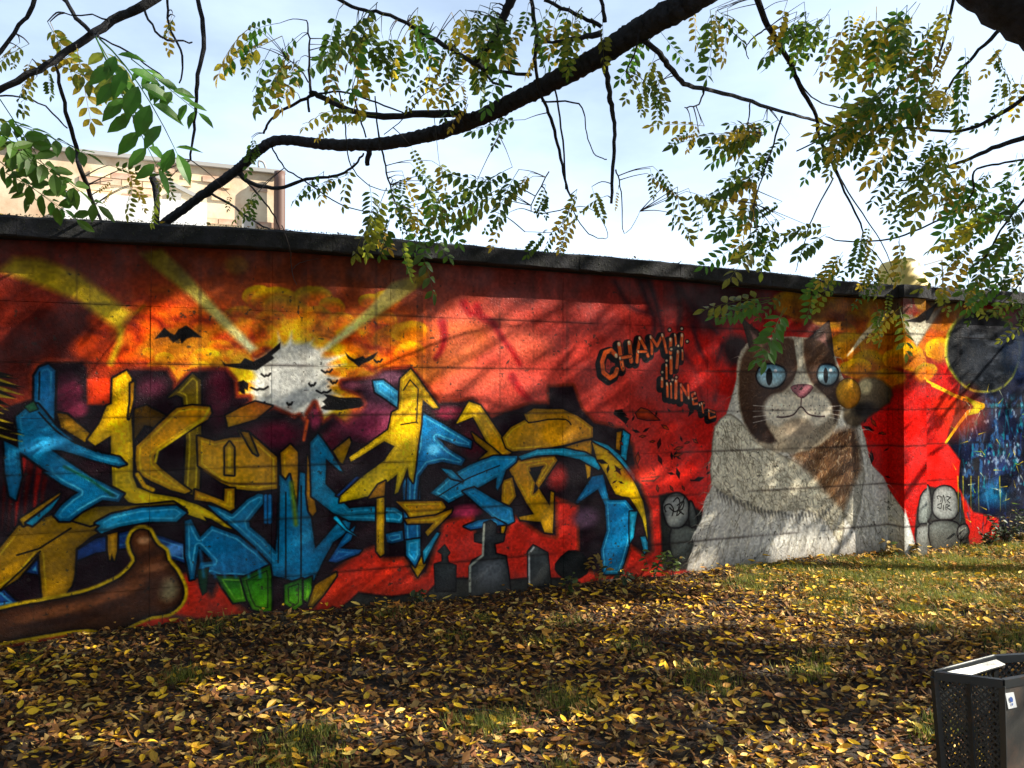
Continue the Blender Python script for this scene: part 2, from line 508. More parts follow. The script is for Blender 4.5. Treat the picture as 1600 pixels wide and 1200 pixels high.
for x, y, s_ in ((415, 587, 7), (405, 608, 13), (510, 581, 8), (505, 613, 11), (521, 598, 5), (487, 602, 5), (405, 632, 8), (452, 632, 4), (590, 565, 6)):
    stroke([(x - s_, y - 2), (x - s_ * .3, y + 2), (x, y), (x + s_ * .5, y + 1), (x + s_, y - 3)], 2.6, BLK, 1.2, sm=2)

# ---- lower red and rubble
T[:] = T
redlow = np.clip((1.05 - HH) / 0.25, 0, 1) * np.clip((SS - sx(100)) / 0.3, 0, 1) * np.clip((sx(1080) - SS) / 0.3, 0, 1)
T[:] = T * (1 - 0.8 * redlow[..., None]) + C3((206, 44, 30)) * (0.62 + 0.76 * NA)[..., None] * 0.8 * redlow[..., None]
DK = (30, 16, 22)
poly([(-60, 600), (0, 640), (22, 632), (50, 625), (51, 588), (60, 573), (70, 567), (128, 567), (135, 575), (136, 632), (172, 635), (174, 588), (197, 578), (260, 580), (270, 597), (269, 612), (300, 583), (312, 580), (352, 580),
      (365, 595), (368, 622), (388, 622), (388, 628), (355, 652), (357, 668), (382, 660), (428, 640), (460, 655), (467, 651), (474, 660), (473, 685), (480, 660), (481, 648), (491, 631), (500, 655), (503, 664), (520, 653),
      (545, 672), (566, 655), (574, 630), (565, 615), (536, 605), (534, 597), (585, 593), (600, 580), (640, 576), (660, 600), (685, 630), (720, 628), (738, 625), (765, 655), (790, 645), (830, 632), (858, 632), (858, 606), (895, 604), (908, 640),
      (928, 662), (945, 665), (972, 672), (988, 700), (994, 742), (1015, 800), (1018, 860), (1008, 867), (985, 850), (970, 898), (944, 900), (905, 885), (905, 790), (865, 775), (868, 838), (845, 832), (800, 802), (790, 830),
      (745, 840), (740, 800), (690, 815), (665, 895), (650, 902), (632, 870), (600, 872), (590, 850), (560, 862), (522, 890), (488, 950), (440, 968), (424, 960), (395, 960), (372, 945), (340, 905), (330, 930), (300, 895), (200, 905), (120, 932), (60, 945), (-60, 960)],
     DK, ol=5, olc=(120, 44, 26), soft=4, edge=0.0)
for x, y, rx, ry, c in ((112, 615, 14, 14, (180, 54, 92)), (120, 640, 16, 12, (190, 70, 100)), (105, 620, 22, 30, (96, 26, 50)), (235, 605, 22, 16, (78, 28, 46)), (340, 620, 16, 40, (78, 24, 40)), (425, 680, 40, 18, (96, 30, 48)), (515, 690, 16, 16, (84, 24, 40)), (588, 655, 26, 24, (214, 110, 140)), (570, 665, 40, 20, (130, 50, 74)),
                        (590, 610, 24, 24, (104, 66, 84)), (612, 590, 16, 8, (104, 66, 84)), (548, 603, 16, 7, (116, 60, 76)), (492, 655, 8, 14, (150, 50, 78)), (725, 800, 22, 9, (210, 66, 100)), (700, 645, 20, 9, (130, 40, 60)), (740, 690, 20, 24, (74, 24, 34)), (870, 745, 14, 18, (160, 40, 34)), (915, 810, 18, 14, (110, 80, 100))):
    blob(x, y, rx, ry, c, 0.9, 0.9)
stroke([(480, 658), (474, 688)], 4, (216, 90, 40), 2)
poly([(352, 650), (375, 638), (398, 628), (425, 635), (400, 655), (370, 664), (356, 668)], (226, 170, 30), (214, 110, 30), 60, ol=2)
poly([(135, 592), (172, 590), (172, 632), (136, 633)], (232, 66, 24), ol=0, soft=3)

YL, YD, YO = (234, 174, 12), (204, 138, 8), (146, 118, 22)
YB = (236, 200, 16)
BL, BD, BB, BX = (34, 176, 214), (24, 136, 184), (64, 182, 232), (36, 76, 138)
LEM = (232, 200, 50)
def Y(P, c=YL, c2=YD, **k): k.setdefault('hl', LEM); poly(P, c, c2, **k)
def B(P, c=BL, c2=BD, **k): k.setdefault('hl', (110, 210, 235)); poly(P, c, c2, **k)
# drips far left
for x in (6, 16, 27, 40, 55, 66):
    stroke([(x + 8, 720), (x, 770), (x - 4, 830)], 8, (120, 22, 18) if x % 2 else (60, 12, 12), 3, taper=True)
# back layer
Y([(262, 622), (300, 584), (313, 594), (314, 700), (310, 778), (286, 768), (290, 690), (285, 622), (275, 618)], YO, (120, 96, 16))
Y([(210, 640), (228, 634), (258, 650), (240, 668), (225, 665), (208, 690)], (112, 78, 16), (80, 54, 10), hl=None)
B([(53, 588), (61, 575), (75, 570), (86, 580), (84, 662), (68, 650), (53, 628)], (44, 142, 196), (24, 108, 160), inner=False)
stroke([(61, 582), (60, 625)], 1.6, BLK)
Y([(88, 646), (104, 648), (142, 680), (132, 692), (95, 668)], YL, (120, 80, 10))
Y([(175, 592), (197, 580), (205, 592), (203, 620), (207, 700), (207, 745), (214, 762), (240, 772), (275, 778), (310, 790), (345, 810), (368, 829), (350, 824), (330, 812), (318, 808), (322, 815), (280, 800), (230, 792), (200, 785), (186, 770), (175, 762), (173, 710), (172, 682), (148, 697), (136, 688), (155, 662), (166, 635), (174, 632)], YB, YL, ang=90)
Y([(203, 600), (209, 597), (208, 625), (200, 655), (203, 630)], YL, YD)
Y([(212, 698), (275, 638), (300, 634), (327, 636), (330, 646), (324, 656), (300, 670), (248, 704), (240, 712), (241, 722), (250, 732), (297, 768), (288, 772), (265, 766), (235, 752), (214, 740), (211, 720)], YL, YD)
stroke([(326, 640), (318, 655), (290, 675), (246, 705), (242, 722)], 3, (206, 176, 30), 1.5)
# D
Y([(308, 682), (335, 690), (360, 684), (376, 684), (372, 673), (390, 678), (432, 715), (434, 764), (400, 768), (370, 765), (345, 755), (322, 738), (309, 728)], YL, YD, ang=60)
stroke([(318, 735), (345, 752), (372, 757), (434, 756)], 3, (84, 56, 8), 2, sm=2)
Y([(376, 675), (388, 676), (402, 712), (395, 708)], YO, YD, hl=None)
Y([(351, 700), (358, 691), (365, 700), (365, 743), (351, 742)], YL, YL)
Y([(304, 766), (350, 784), (350, 764), (366, 764), (366, 795), (358, 799), (330, 785), (303, 782)], YL, YD)
Y([(438, 708), (453, 695), (465, 707), (465, 800), (461, 832), (452, 815), (440, 755)], YL, YD, inner=False)
# blue arch forms at the foot
B([(118, 862), (150, 842), (200, 830), (250, 838), (290, 852), (292, 882), (262, 872), (200, 856), (150, 864), (118, 877)], BX, (30, 62, 120))
blob(272, 860, 18, 8, (110, 176, 236), 0.7, 0.8)
B([(-20, 920), (5, 922), (30, 945), (-20, 955)], BX, BX)
B([(40, 895), (60, 872), (62, 898)], BX, BX)
Y([(5, 850), (28, 822), (80, 806), (120, 800), (150, 812), (158, 830), (140, 840), (118, 858), (116, 900), (112, 915), (95, 938), (66, 938), (60, 866), (28, 905), (0, 922), (-20, 915), (-20, 880)], (196, 142, 12), (120, 90, 18), ang=60)
stroke([(26, 868), (60, 858), (110, 826)], 2, BLK); stroke([(0, 922), (40, 885), (62, 862)], 2, BLK)
Y([(30, 812), (60, 792), (93, 771), (90, 780), (60, 808), (36, 822)], (190, 150, 20), YD)
B([(40, 818), (80, 788), (92, 778), (80, 795), (50, 822)], BL, BL)
Y([(167, 836), (183, 832), (182, 862), (178, 876), (174, 866), (171, 876), (168, 862)], YL, YD)
Y([(100, 810), (150, 792), (215, 790), (270, 785), (290, 798), (240, 800), (190, 806), (140, 822)], (160, 130, 20), (120, 92, 14), hl=None)
B([(148, 818), (172, 804), (220, 794), (275, 791), (291, 802), (275, 816), (230, 816), (185, 824), (158, 834), (150, 828), (156, 822)], BL, BD)
# big blue on the left
B([(24, 652), (45, 634), (58, 632), (70, 645), (88, 668), (112, 688), (158, 709), (186, 715), (197, 726), (185, 730), (150, 721), (95, 704), (80, 704), (100, 718), (140, 745), (178, 764), (193, 772), (185, 785), (160, 782), (128, 800), (108, 815), (92, 815), (84, 806), (96, 790), (112, 776), (122, 770), (95, 757), (68, 738), (75, 738), (52, 722), (30, 706), (33, 745), (24, 782), (14, 776), (7, 740), (6, 690), (28, 700)], (24, 134, 180), (20, 108, 150), ang=-60)
poly([(38, 636), (52, 628), (58, 640), (46, 644)], (60, 130, 90), ol=1)
stroke([(60, 645), (85, 672), (112, 690), (150, 706)], 2, BLK, sm=2); stroke([(100, 730), (140, 750), (176, 775)], 3, (16, 80, 60), 3)
blob(72, 695, 34, 9, (70, 176, 226), 0.8, 0.8, rot=15)
# K lower leg stroke
stroke([(214, 742), (225, 760), (238, 766)], 5, YL, 2, ol=1.5)
# blue A / V in the middle
B([(288, 815), (298, 812), (312, 840), (330, 822), (372, 838), (400, 860), (424, 884), (423, 905), (395, 905), (360, 902), (345, 905), (330, 898), (306, 902), (312, 880), (332, 878), (310, 855), (303, 905), (296, 907), (289, 870)], (20, 122, 164), (18, 92, 130), ang=-40)
B([(324, 790), (340, 794), (362, 804), (385, 782), (403, 772), (414, 774), (412, 786), (388, 815), (390, 824), (412, 842), (430, 862), (433, 838), (436, 742), (446, 752), (452, 742), (464, 800), (468, 738), (482, 742), (486, 812), (492, 858), (520, 826), (530, 815), (548, 812), (545, 830), (520, 848), (505, 876), (490, 908), (470, 912), (446, 905), (424, 900), (422, 880), (392, 850), (365, 826), (340, 806)], (24, 134, 176), (20, 116, 158), ang=-90)
stroke([(446, 770), (446, 904)], 1.8, BLK); stroke([(470, 760), (470, 906)], 1.8, BLK); stroke([(436, 760), (434, 880)], 1.5, BLK)
stroke([(455, 755), (462, 820)], 6, (110, 130, 30), 4, alpha=.8)
for x in (415, 421): stroke([(x, 776), (x, 816)], 5, (30, 110, 160), 2, ol=1)
B([(513, 878), (540, 835), (555, 822), (548, 845), (530, 858), (565, 860), (560, 866), (525, 880)], (34, 92, 160), BD)
# green feet
G1, G2 = (96, 190, 24), (30, 84, 30)
poly([(308, 892), (325, 888), (322, 925), (316, 930), (312, 918)], (20, 60, 36), ol=1)
poly([(336, 900), (380, 902), (385, 940), (364, 943), (350, 922)], G1, G2, 90, hl=(150, 220, 70))
poly([(376, 904), (421, 884), (424, 902), (424, 955), (410, 957), (394, 953), (386, 938)], G1, G2, 90, hl=(150, 220, 70), inner=True)
poly([(444, 915), (472, 905), (472, 945), (460, 954), (444, 944)], G1, G2, 90, hl=(150, 220, 70), inner=True)
poly([(474, 908), (487, 902), (486, 930), (481, 942), (474, 938)], G1, G2, 90, hl=(150, 220, 70))
for x in (312, 330, 345, 362, 382, 400): stroke([(x, 860), (x + 6, 902)], 4, (36, 140, 190), 3, alpha=.5)
Y([(492, 915), (525, 895), (526, 900), (505, 930), (488, 949), (480, 948)], (150, 112, 18), YD)
# centre letters
Y([(480, 712), (488, 760), (494, 800), (488, 808), (482, 800), (478, 770)], YD, YD, hl=None)
Y([(520, 705), (545, 685), (548, 692), (535, 725), (530, 722)], YO, YD, hl=None)
B([(484, 692), (496, 678), (512, 700), (535, 738), (530, 736), (509, 718), (508, 757), (545, 795), (580, 792), (617, 794), (634, 805), (626, 818), (590, 815), (545, 814), (520, 802), (486, 776)], (22, 138, 172), (20, 120, 160))
stroke([(524, 810), (540, 828), (556, 838)], 5, BL, 1.5, ol=1.4, taper=True)
B([(525, 775), (556, 745), (562, 746), (535, 778)], BX, BX)
B([(582, 596), (598, 594), (626, 615), (625, 640), (585, 613)], (90, 196, 244), (60, 170, 226))
B([(628, 748), (655, 745), (657, 865), (648, 886), (633, 868)], (26, 116, 172), (22, 104, 150))
B([(602, 835), (628, 830), (630, 845), (612, 850), (604, 848)], (20, 90, 140), BD)
B([(655, 642), (690, 662), (737, 690), (735, 701), (715, 697), (682, 684), (700, 702), (726, 718), (720, 728), (690, 722), (668, 727), (655, 745), (652, 770), (650, 800), (634, 800), (636, 740), (652, 700)], (30, 130, 186), (24, 110, 160), ang=-45)
blob(676, 703, 10, 8, (110, 200, 240), .8, .8)
Y([(625, 592), (641, 577), (652, 590), (685, 638), (676, 639), (660, 625), (657, 668), (652, 700), (648, 735), (645, 755), (638, 745), (636, 732), (622, 770), (616, 773), (620, 742), (600, 758), (576, 776), (550, 782), (530, 786), (532, 776), (566, 745), (600, 720), (616, 698), (600, 690), (562, 714), (548, 722), (545, 715), (560, 705), (606, 672), (612, 645), (622, 640)], (240, 204, 14), YL, ang=90)
stroke([(630, 610), (640, 594), (653, 608), (650, 660), (626, 664)], 1.6, BLK)
Y([(618, 784), (690, 783), (696, 793), (686, 804), (640, 810), (634, 800)], YL, YD)
Y([(632, 812), (680, 806), (706, 795), (704, 802), (668, 838), (664, 832), (676, 818), (636, 819)], YL, YD)
Y([(588, 766), (600, 766), (600, 866), (594, 870), (588, 862)], YL, YL)
Y([(590, 758), (602, 752), (600, 775), (575, 780)], YD, YD, hl=None)
Y([(642, 884), (656, 872), (666, 858), (664, 884), (652, 902)], YL, YD)
B([(660, 862), (682, 832), (686, 834), (662, 880)], BL, BL)
B([(634, 845), (656, 842), (656, 868), (648, 886), (634, 868)], (30, 130, 190), BL)
# right letters
Y([(712, 662), (732, 628), (750, 634), (800, 708), (785, 714), (766, 702), (738, 652), (714, 662)], (230, 186, 18), YD, ang=-40)
Y([(736, 676), (768, 700), (782, 712), (740, 730), (748, 718), (762, 706), (742, 690)], YO, YD, hl=None)
Y([(784, 684), (798, 668), (822, 655), (818, 648), (834, 639), (880, 640), (902, 650), (926, 668), (926, 684), (880, 696), (840, 703), (800, 706), (790, 700)], (200, 146, 12), YD, ang=30)
stroke([(818, 650), (826, 661), (856, 656), (884, 656), (892, 664)], 2, BLK, sm=2)
Y([(880, 700), (912, 690), (925, 688), (922, 745), (917, 749), (912, 712), (890, 706)], YL, YD)
Y([(795, 735), (808, 720), (866, 712), (871, 720), (838, 768), (833, 772), (835, 758), (842, 740), (850, 728), (828, 732), (836, 755), (858, 790), (860, 768), (865, 770), (864, 812), (863, 834), (850, 832), (844, 816), (812, 813), (810, 808), (834, 804), (822, 786)], YL, YD)
bk([(826, 737), (845, 737), (836, 755)])
Y([(784, 752), (800, 746), (806, 776), (796, 790), (788, 830), (782, 842)], YL, YD)
B([(672, 771), (700, 745), (735, 726), (770, 713), (809, 713), (806, 722), (790, 735), (783, 755), (777, 767), (774, 762), (776, 746), (755, 758), (722, 775), (700, 786), (692, 780)], (26, 140, 180), BD, ang=20)
stroke([(684, 776), (730, 748), (780, 728)], 1.6, BLK, sm=2)
B([(688, 732), (705, 735), (722, 752), (704, 748)], (40, 150, 200), BL)
B([(722, 768), (740, 762), (770, 780), (800, 795), (803, 815), (793, 820), (775, 815), (745, 788)], (40, 150, 200), BD)
B([(724, 823), (745, 814), (772, 810), (790, 820), (760, 824), (735, 828)], (40, 120, 190), BD)
B([(810, 714), (840, 703), (880, 701), (915, 708), (945, 725), (935, 735), (905, 718), (870, 711), (840, 712), (815, 719)], BL, BL)
B([(925, 688), (950, 696), (978, 720), (984, 680), (972, 672), (970, 715), (992, 742), (992, 770), (982, 745), (950, 712)], BL, BL)
Y([(963, 676), (971, 674), (968, 705), (962, 702)], YD, YD, hl=None)
B([(898, 785), (925, 745), (942, 742), (952, 782), (978, 782), (992, 800), (985, 845), (975, 880), (968, 898), (942, 898), (938, 860), (948, 830), (945, 790), (934, 765), (912, 780), (902, 787)], (30, 134, 190), BD, ang=-80)
B([(984, 800), (996, 800), (990, 840), (984, 850)], BL, BL); B([(1001, 840), (1012, 838), (1012, 860), (1006, 866)], BL, BL)
Y([(925, 692), (950, 705), (972, 728), (992, 755), (1005, 785), (1010, 815), (1012, 845), (1004, 812), (998, 800), (992, 790), (984, 778), (972, 776), (962, 773), (955, 760), (946, 742), (932, 718)], YL, YB, ang=-60)
# tombstones, cave and rubble along the foot
GR = (74, 78, 78)
rub = [(500, 1000), (505, 960), (520, 950), (530, 955), (548, 940), (560, 928), (590, 932), (612, 934), (640, 930), (664, 932), (690, 905), (730, 905), (760, 910), (820, 905), (880, 905), (905, 912), (905, 960), (700, 990)]
poly(rub, (38, 42, 40), (60, 60, 56), 90, ol=2, soft=3, nz_=.5)
poly([(680, 925), (678, 882), (690, 878), (690, 866), (684, 862), (694, 852), (702, 864), (698, 870), (700, 880), (712, 884), (712, 925)], (40, 42, 44), (60, 64, 62), 90, ol=1)
poly([(735, 932), (733, 888), (738, 876), (756, 868), (758, 850), (742, 846), (742, 836), (754, 832), (756, 818), (766, 814), (774, 820), (774, 834), (788, 836), (786, 846), (772, 850), (774, 866), (790, 870), (797, 925)], (70, 74, 74), (46, 48, 50), 90, ol=2)
stroke([(734, 925), (734, 885), (754, 868), (756, 820)], 3.5, (176, 178, 160), 2)
blob(765, 895, 22, 18, (120, 122, 124), 0.9, 0.6)
poly([(824, 918), (824, 862), (832, 852), (855, 864), (860, 915)], (48, 52, 52), (86, 90, 88), 90, ol=1.5); stroke([(826, 912), (826, 866), (833, 856)], 3, (190, 190, 184), 1.5)
poly([(868, 882), (888, 862), (908, 866), (918, 880), (916, 896), (892, 906), (872, 896)], (22, 26, 26), ol=2, sm=2)
for P in ([(262, 962), (330, 975)],): stroke(P, 8, (70, 64, 60), 4, alpha=.6)
for k in range(60):
    x = 300 + 640 * k / 60 + random.uniform(-6, 6); y = 985 - (x - 300) * 0.102 + random.uniform(-4, 6)
    blob(x, y, random.uniform(8, 22), random.uniform(3, 9), (58, 56, 52), 0.6, 0.6)
# brown foot with glowing rim
foot = [(-40, 962), (0, 955), (45, 945), (92, 937), (140, 925), (165, 915), (190, 902), (212, 878), (207, 862), (203, 848), (208, 834), (218, 828), (230, 830), (237, 842), (245, 854), (256, 862), (260, 878), (272, 892), (283, 912), (286, 928), (280, 944), (262, 958), (236, 962), (205, 975), (180, 990), (168, 993), (150, 983), (120, 983), (60, 992), (0, 1003), (-40, 1010)]
poly(foot, (126, 72, 42), ol=5.5, olc=(208, 170, 30), soft=2.5, sm=2)
poly(foot, (128, 72, 40), (60, 36, 26), -80, ol=1.5, soft=1.6, sm=2, edge=.6)
for x, y, rx, ry, c, r_ in ((224, 845, 9, 6, (206, 150, 104), 0), (232, 868, 18, 8, (52, 32, 26), 30), (240, 888, 20, 6, (152, 96, 62), 10), (262, 922, 14, 16, (160, 150, 110), 0), (230, 920, 26, 18, (66, 42, 32), 20), (180, 930, 40, 10, (156, 92, 54), 25), (90, 955, 60, 8, (150, 88, 50), 10), (150, 955, 50, 8, (58, 36, 28), 18), (90, 972, 60, 6, (50, 30, 24), 5)):
    blob(x, y, rx, ry, c, 0.9, 0.75, rot=r_)
# spiky dark thing at the far left edge
for k in range(26):
    y = 585 + k * 4.2
    L = 20 + 14 * math.sin(k * 0.35) + random.uniform(-4, 6)
    stroke([(-20, y - 8), (L, y + 4 + random.uniform(-5, 5))], 7, (20, 16, 12) if k % 3 else (176, 150, 40), 1, taper=True)

# ---- lettering on the red wall
for x, pts in enumerate(([(995, 425), (1010, 470), (1022, 500), (1020, 530)], [(1010, 430), (1024, 475), (1034, 520)], [(1052, 440), (1062, 480), (1058, 515)], [(1082, 510), (1092, 545), (1106, 575), (1100, 595)], [(1068, 555), (1088, 585), (1096, 620)], [(1128, 540), (1118, 575), (1120, 600), (1116, 625)], [(960, 440), (985, 480), (1018, 490)], [(1060, 450), (1090, 490), (1120, 520)])):
    stroke(pts, 16 if x in (1, 0) else 10, (58, 22, 28), 7, alpha=0.75, sm=3, w2=7)
blob(1130, 470, 62, 34, (38, 20, 28), 0.9, 0.85); blob(1098, 500, 26, 22, (38, 20, 28), 0.9, 0.7)
OR, ORD = (222, 96, 40), (12, 8, 10)
def letter(P, w_=6.5, ol=5):
    stroke([(x - 3, y + 3) for x, y in P], w_, ORD, 1.2, ol=ol, olc=ORD)
def letter2(P, w_=6.5, dots=True):
    stroke(P, w_, OR, 1.3, ol=1.2, olc=ORD)
    stroke([(P[0][0] - .6, P[0][1] - 1), (P[0][0], P[0][1] + 1.5)], w_ * .6, (250, 226, 190), 1.6)
    stroke([(x + 1, y + 1) for x, y in P[-2:]], w_ * .35, (232, 130, 84), 1.2, alpha=.6)
LT = [([(963, 556), (955, 548), (946, 551), (941, 566), (943, 583), (953, 591), (961, 586), (964, 578)], 7.5),
      ([(967, 538), (970, 560), (973, 577)], 7), ([(983, 536), (985, 553), (986, 565)], 7), ([(969, 560), (985, 557)], 5),
      ([(999, 529), (996, 548), (995, 566)], 5.5), ([(999, 529), (1007, 543), (1012, 557)], 5.5), ([(997, 550), (1009, 550)], 4),
      ([(1016, 527), (1018, 543), (1018, 553)], 5), ([(1016, 527), (1026, 541), (1034, 524)], 5), ([(1034, 524), (1038, 538), (1041, 551)], 5),
      ([(1047, 531), (1047, 552)], 6.5), ([(1054, 524), (1056, 540)], 4), ([(1065, 524), (1064, 540)], 6),
      ([(1059, 550), (1057, 575)], 5.5), ([(1066, 548), (1066, 562)], 3.5), ([(1048, 559), (1048, 583)], 6), ([(1041, 571), (1041, 592)], 4),
      ([(1034, 592), (1034, 604)], 5), ([(1042, 600), (1043, 620)], 4.5), ([(1048, 600), (1049, 622)], 3.5), ([(1056, 595), (1056, 622)], 6),
      ([(1064, 602), (1065, 626)], 5), ([(1064, 602), (1076, 622)], 5), ([(1076, 622), (1075, 602)], 4.5),
      ([(1086, 615), (1081, 617), (1083, 632), (1089, 631)], 4), ([(1082, 624), (1088, 622)], 3),
      ([(1093, 633), (1099, 630)], 3), ([(1096, 631), (1098, 645)], 3), ([(1107, 642), (1108, 654), (1117, 651)], 3), ([(1107, 642), (1116, 645)], 3)]
for P, w_ in LT: letter(P, w_)
for P, w_ in LT: letter2(P, w_)
for x, y in ((1045, 516), (1064, 514), (1048, 546), (1059, 541), (1041, 564), (1034, 582), (1056, 590), (1073, 534), (1050, 594)): stroke([(x, y), (x + .5, y)], 4, (206, 180, 150), 1.4, ol=2, olc=ORD)
# shards
for k in range(70):
    if k < 48: x, y = random.uniform(935, 1110), random.uniform(640, 765)
    else: x, y = random.uniform(1345, 1400), random.uniform(640, 830)
    a = random.uniform(0, math.pi); L = random.choice([4, 5, 7, 10]); q = L * .35
    c = random.choice([(24, 12, 14), (24, 12, 14), (60, 16, 16), (206, 74, 30)])
    ca, sa = math.cos(a), math.sin(a)
    poly([(x - L * ca, y - L * sa), (x - q * sa, y + q * ca), (x + L * ca, y + L * sa), (x + q * sa, y - q * ca)], c, ol=0.8 if c[0] > 100 else 0, soft=1.2, edge=.4)
poly([(993, 646), (1001, 638), (1012, 641), (1031, 657), (1010, 657), (996, 654)], (216, 84, 34), (150, 40, 20), -90, ol=1.2)
bk([(960, 641), (972, 640), (975, 650), (983, 655), (976, 662), (968, 655), (958, 648)])
stroke([(1000, 748), (1030, 745), (1022, 752), (1004, 752)], 2.5, (60, 50, 40), 1.5)
blob(1002, 740, 30, 12, (224, 60, 36), 0.8, .7); blob(1100, 590, 34, 26, (222, 40, 26), 0.9, .6)
# round stones
def stone(P, c=(150, 152, 146), c2=(60, 66, 64)):
    poly(P, c, c2, -50, ol=2.5, sm=3, soft=2, nz_=.3, edge=.55)
poly([(1030, 775), (1045, 770), (1098, 800), (1098, 890), (1035, 893)], (30, 32, 30), ol=0, soft=5)
stone([(1050, 826), (1072, 822), (1088, 830), (1082, 860), (1066, 880), (1048, 862)], (112, 116, 108))
stone([(1036, 790), (1046, 774), (1062, 772), (1074, 784), (1076, 806), (1066, 822), (1048, 824), (1040, 812)], (186, 188, 182), (118, 122, 118))
stone([(1078, 784), (1086, 800), (1089, 818), (1078, 822)], (130, 134, 128))
for P in ([(1040, 800), (1038, 792), (1046, 788), (1052, 796), (1050, 806)], [(1052, 784), (1058, 778), (1062, 786), (1057, 806), (1064, 800)], [(1058, 790), (1068, 784), (1066, 796), (1060, 798), (1068, 804)], [(1046, 794), (1054, 800), (1062, 794), (1070, 776)]):
    stroke(P, 2, BLK, 1, sm=3)
# ---- clouds right of the cat 
for x, y, r in ((1250, 445, 26), (1285, 460, 26), (1240, 475, 22), (1300, 490, 26), (1330, 470, 26), (1350, 505, 26), (1310, 520, 22), (1370, 480, 24), (1340, 545, 26), (1375, 540, 24), (1360, 570, 26), (1385, 590, 24), (1335, 575, 16), (1400, 520, 30), (1430, 530, 26), (1420, 560, 26), (1450, 510, 26), (1462, 545, 20), (1445, 580, 20), (1470, 490, 26), (1395, 560, 20), (1450, 470, 26)):
    puff(x, y, r, (214, 168, 22), (218, 118, 26), (92, 28, 16))
for x, y in ((1320, 500), (1280, 520), (1260, 490)): blob(x, y, 24, 12, (70, 26, 18), 0.8, .6)
stroke([(1324, 556), (1345, 530), (1384, 492)], 3, (226, 210, 170), 3, w2=16)
poly([(1410, 500), (1440, 500), (1480, 470), (1460, 500), (1430, 545), (1412, 520)], (220, 214, 190), ol=0, soft=7)
poly([(1385, 450), (1422, 452), (1424, 500), (1402, 502), (1386, 494)], (188, 176, 150), (150, 130, 104), 90, ol=0, soft=3, nz_=.4)
for x, y in ((1410, 462), (1414, 478), (1418, 490)): blob(x, y, 8, 6, (150, 44, 30), 0.6, .8)
poly([(1424, 440), (1455, 436), (1505, 470), (1462, 482), (1452, 478)], (120, 120, 90), ol=0, soft=4)
poly([(1410, 506), (1430, 500), (1452, 482), (1466, 472), (1450, 500), (1435, 508)], (18, 16, 14), ol=0, soft=2)
# ---- the painted long-haired cat (a plain generic cat)
CR, CRD = (226, 222, 206), (140, 134, 118)
ear = [(1140, 530), (1150, 548), (1162, 575), (1148, 572)]
blob(1150, 548, 22, 24, (26, 18, 20), .5, .9)
body = [(1072, 893), (1078, 872), (1084, 850), (1082, 838), (1096, 812), (1100, 785), (1112, 758), (1110, 730), (1114, 695), (1117, 668), (1134, 648), (1143, 615), (1153, 580), (1156, 552), (1172, 532), (1200, 528), (1240, 526), (1278, 530), (1300, 545), (1312, 575), (1322, 610), (1330, 640), (1345, 662), (1354, 690), (1360, 725), (1380, 745), (1392, 770), (1404, 785), (1414, 800), (1414, 874), (1390, 876), (1330, 886), (1240, 892), (1150, 900)]
poly(body, CR, (190, 188, 182), -90, ol=0, soft=3, edge=.15, nz_=.15)
poly([(1310, 700), (1330, 668), (1345, 700), (1352, 740), (1345, 790), (1335, 830), (1312, 800)], (176, 172, 158), ol=0, soft=4)
BR, BRD = (92, 66, 48), (44, 32, 28)
def fur(P, c, n, L=12, wd=1.4, dirs=None, al=.6, spread=.5):
    Q = np.array(P, float)
    x0, y0 = Q.min(0); x1, y1 = Q.max(0); k = 0; it = 0
    while k < n and it < n * 8:
        it += 1
        x, y = random.uniform(x0, x1), random.uniform(y0, y1)
        ins = False
        for i in range(len(Q)):
            a, b = Q[i], Q[(i + 1) % len(Q)]
            if (a[1] > y) != (b[1] > y) and x < (b[0] - a[0]) * (y - a[1]) / (b[1] - a[1]) + a[0]: ins = not ins
        if not ins: continue
        a = dirs(x, y) + random.gauss(0, spread)
        l_ = L * random.uniform(.5, 1.3)
        cc = random.choice(c)
        tx, ty = tp((x, y))
        ca, sa = math.cos(a), -math.sin(a)
        b_ = random.uniform(-.3, .3)
        strokeT([(tx, ty), (tx + l_ * .5 * ca - b_ * l_ * sa, ty + l_ * .5 * sa + b_ * l_ * ca), (tx + l_ * ca, ty + l_ * sa)], wd, cc, 1.0, True, al)
        k += 1
down = lambda x, y: math.radians(95) + (x - 1230) * -0.004
cape = [(1117, 668), (1134, 650), (1150, 655), (1185, 690), (1225, 715), (1262, 735), (1300, 775), (1318, 800), (1312, 850), (1290, 812), (1250, 795), (1205, 800), (1170, 796), (1140, 775), (1112, 756), (1112, 710)]
fur(body, [(236, 232, 216), (168, 162, 146), (120, 116, 104), (222, 216, 198)], 1900, 26, 3.0, down, .5)
poly(cape, (226, 220, 198), (204, 196, 172), -90, ol=2, olc=(120, 112, 98), soft=3, edge=.2, sm=2)
fur(cape, [(234, 228, 206), (150, 142, 122), (122, 114, 96), (224, 216, 192)], 1300, 20, 2.4, lambda x, y: math.radians(62) - (x - 1200) * .002, .6)
for k in range(34):        # ragged hem of the cape
    t = k / 33; x = 1120 + 175 * t; y = 768 + 36 * math.sin(t * 2.2) + random.uniform(-3, 3)
    stroke([(x, y), (x + 3, y + 14)], 5, (84, 82, 78), 2.5, True, .7)
for k in range(20):        # soft folds in the lower fur
    x = 1110 + k * 14 + random.uniform(-4, 4); y = 800 + random.uniform(0, 40)
    stroke([(x, y), (x - 6, y + 22), (x - 12, y + 44)], 4, (120, 118, 114), 5, True, .5, sm=3)
    stroke([(x + 6, y), (x, y + 22), (x - 6, y + 44)], 4, (240, 238, 232), 5, True, .5, sm=3)
chest = [(1235, 712), (1262, 690), (1310, 672), (1336, 668), (1344, 700), (1345, 735), (1332, 760), (1318, 796), (1300, 780), (1268, 742)]
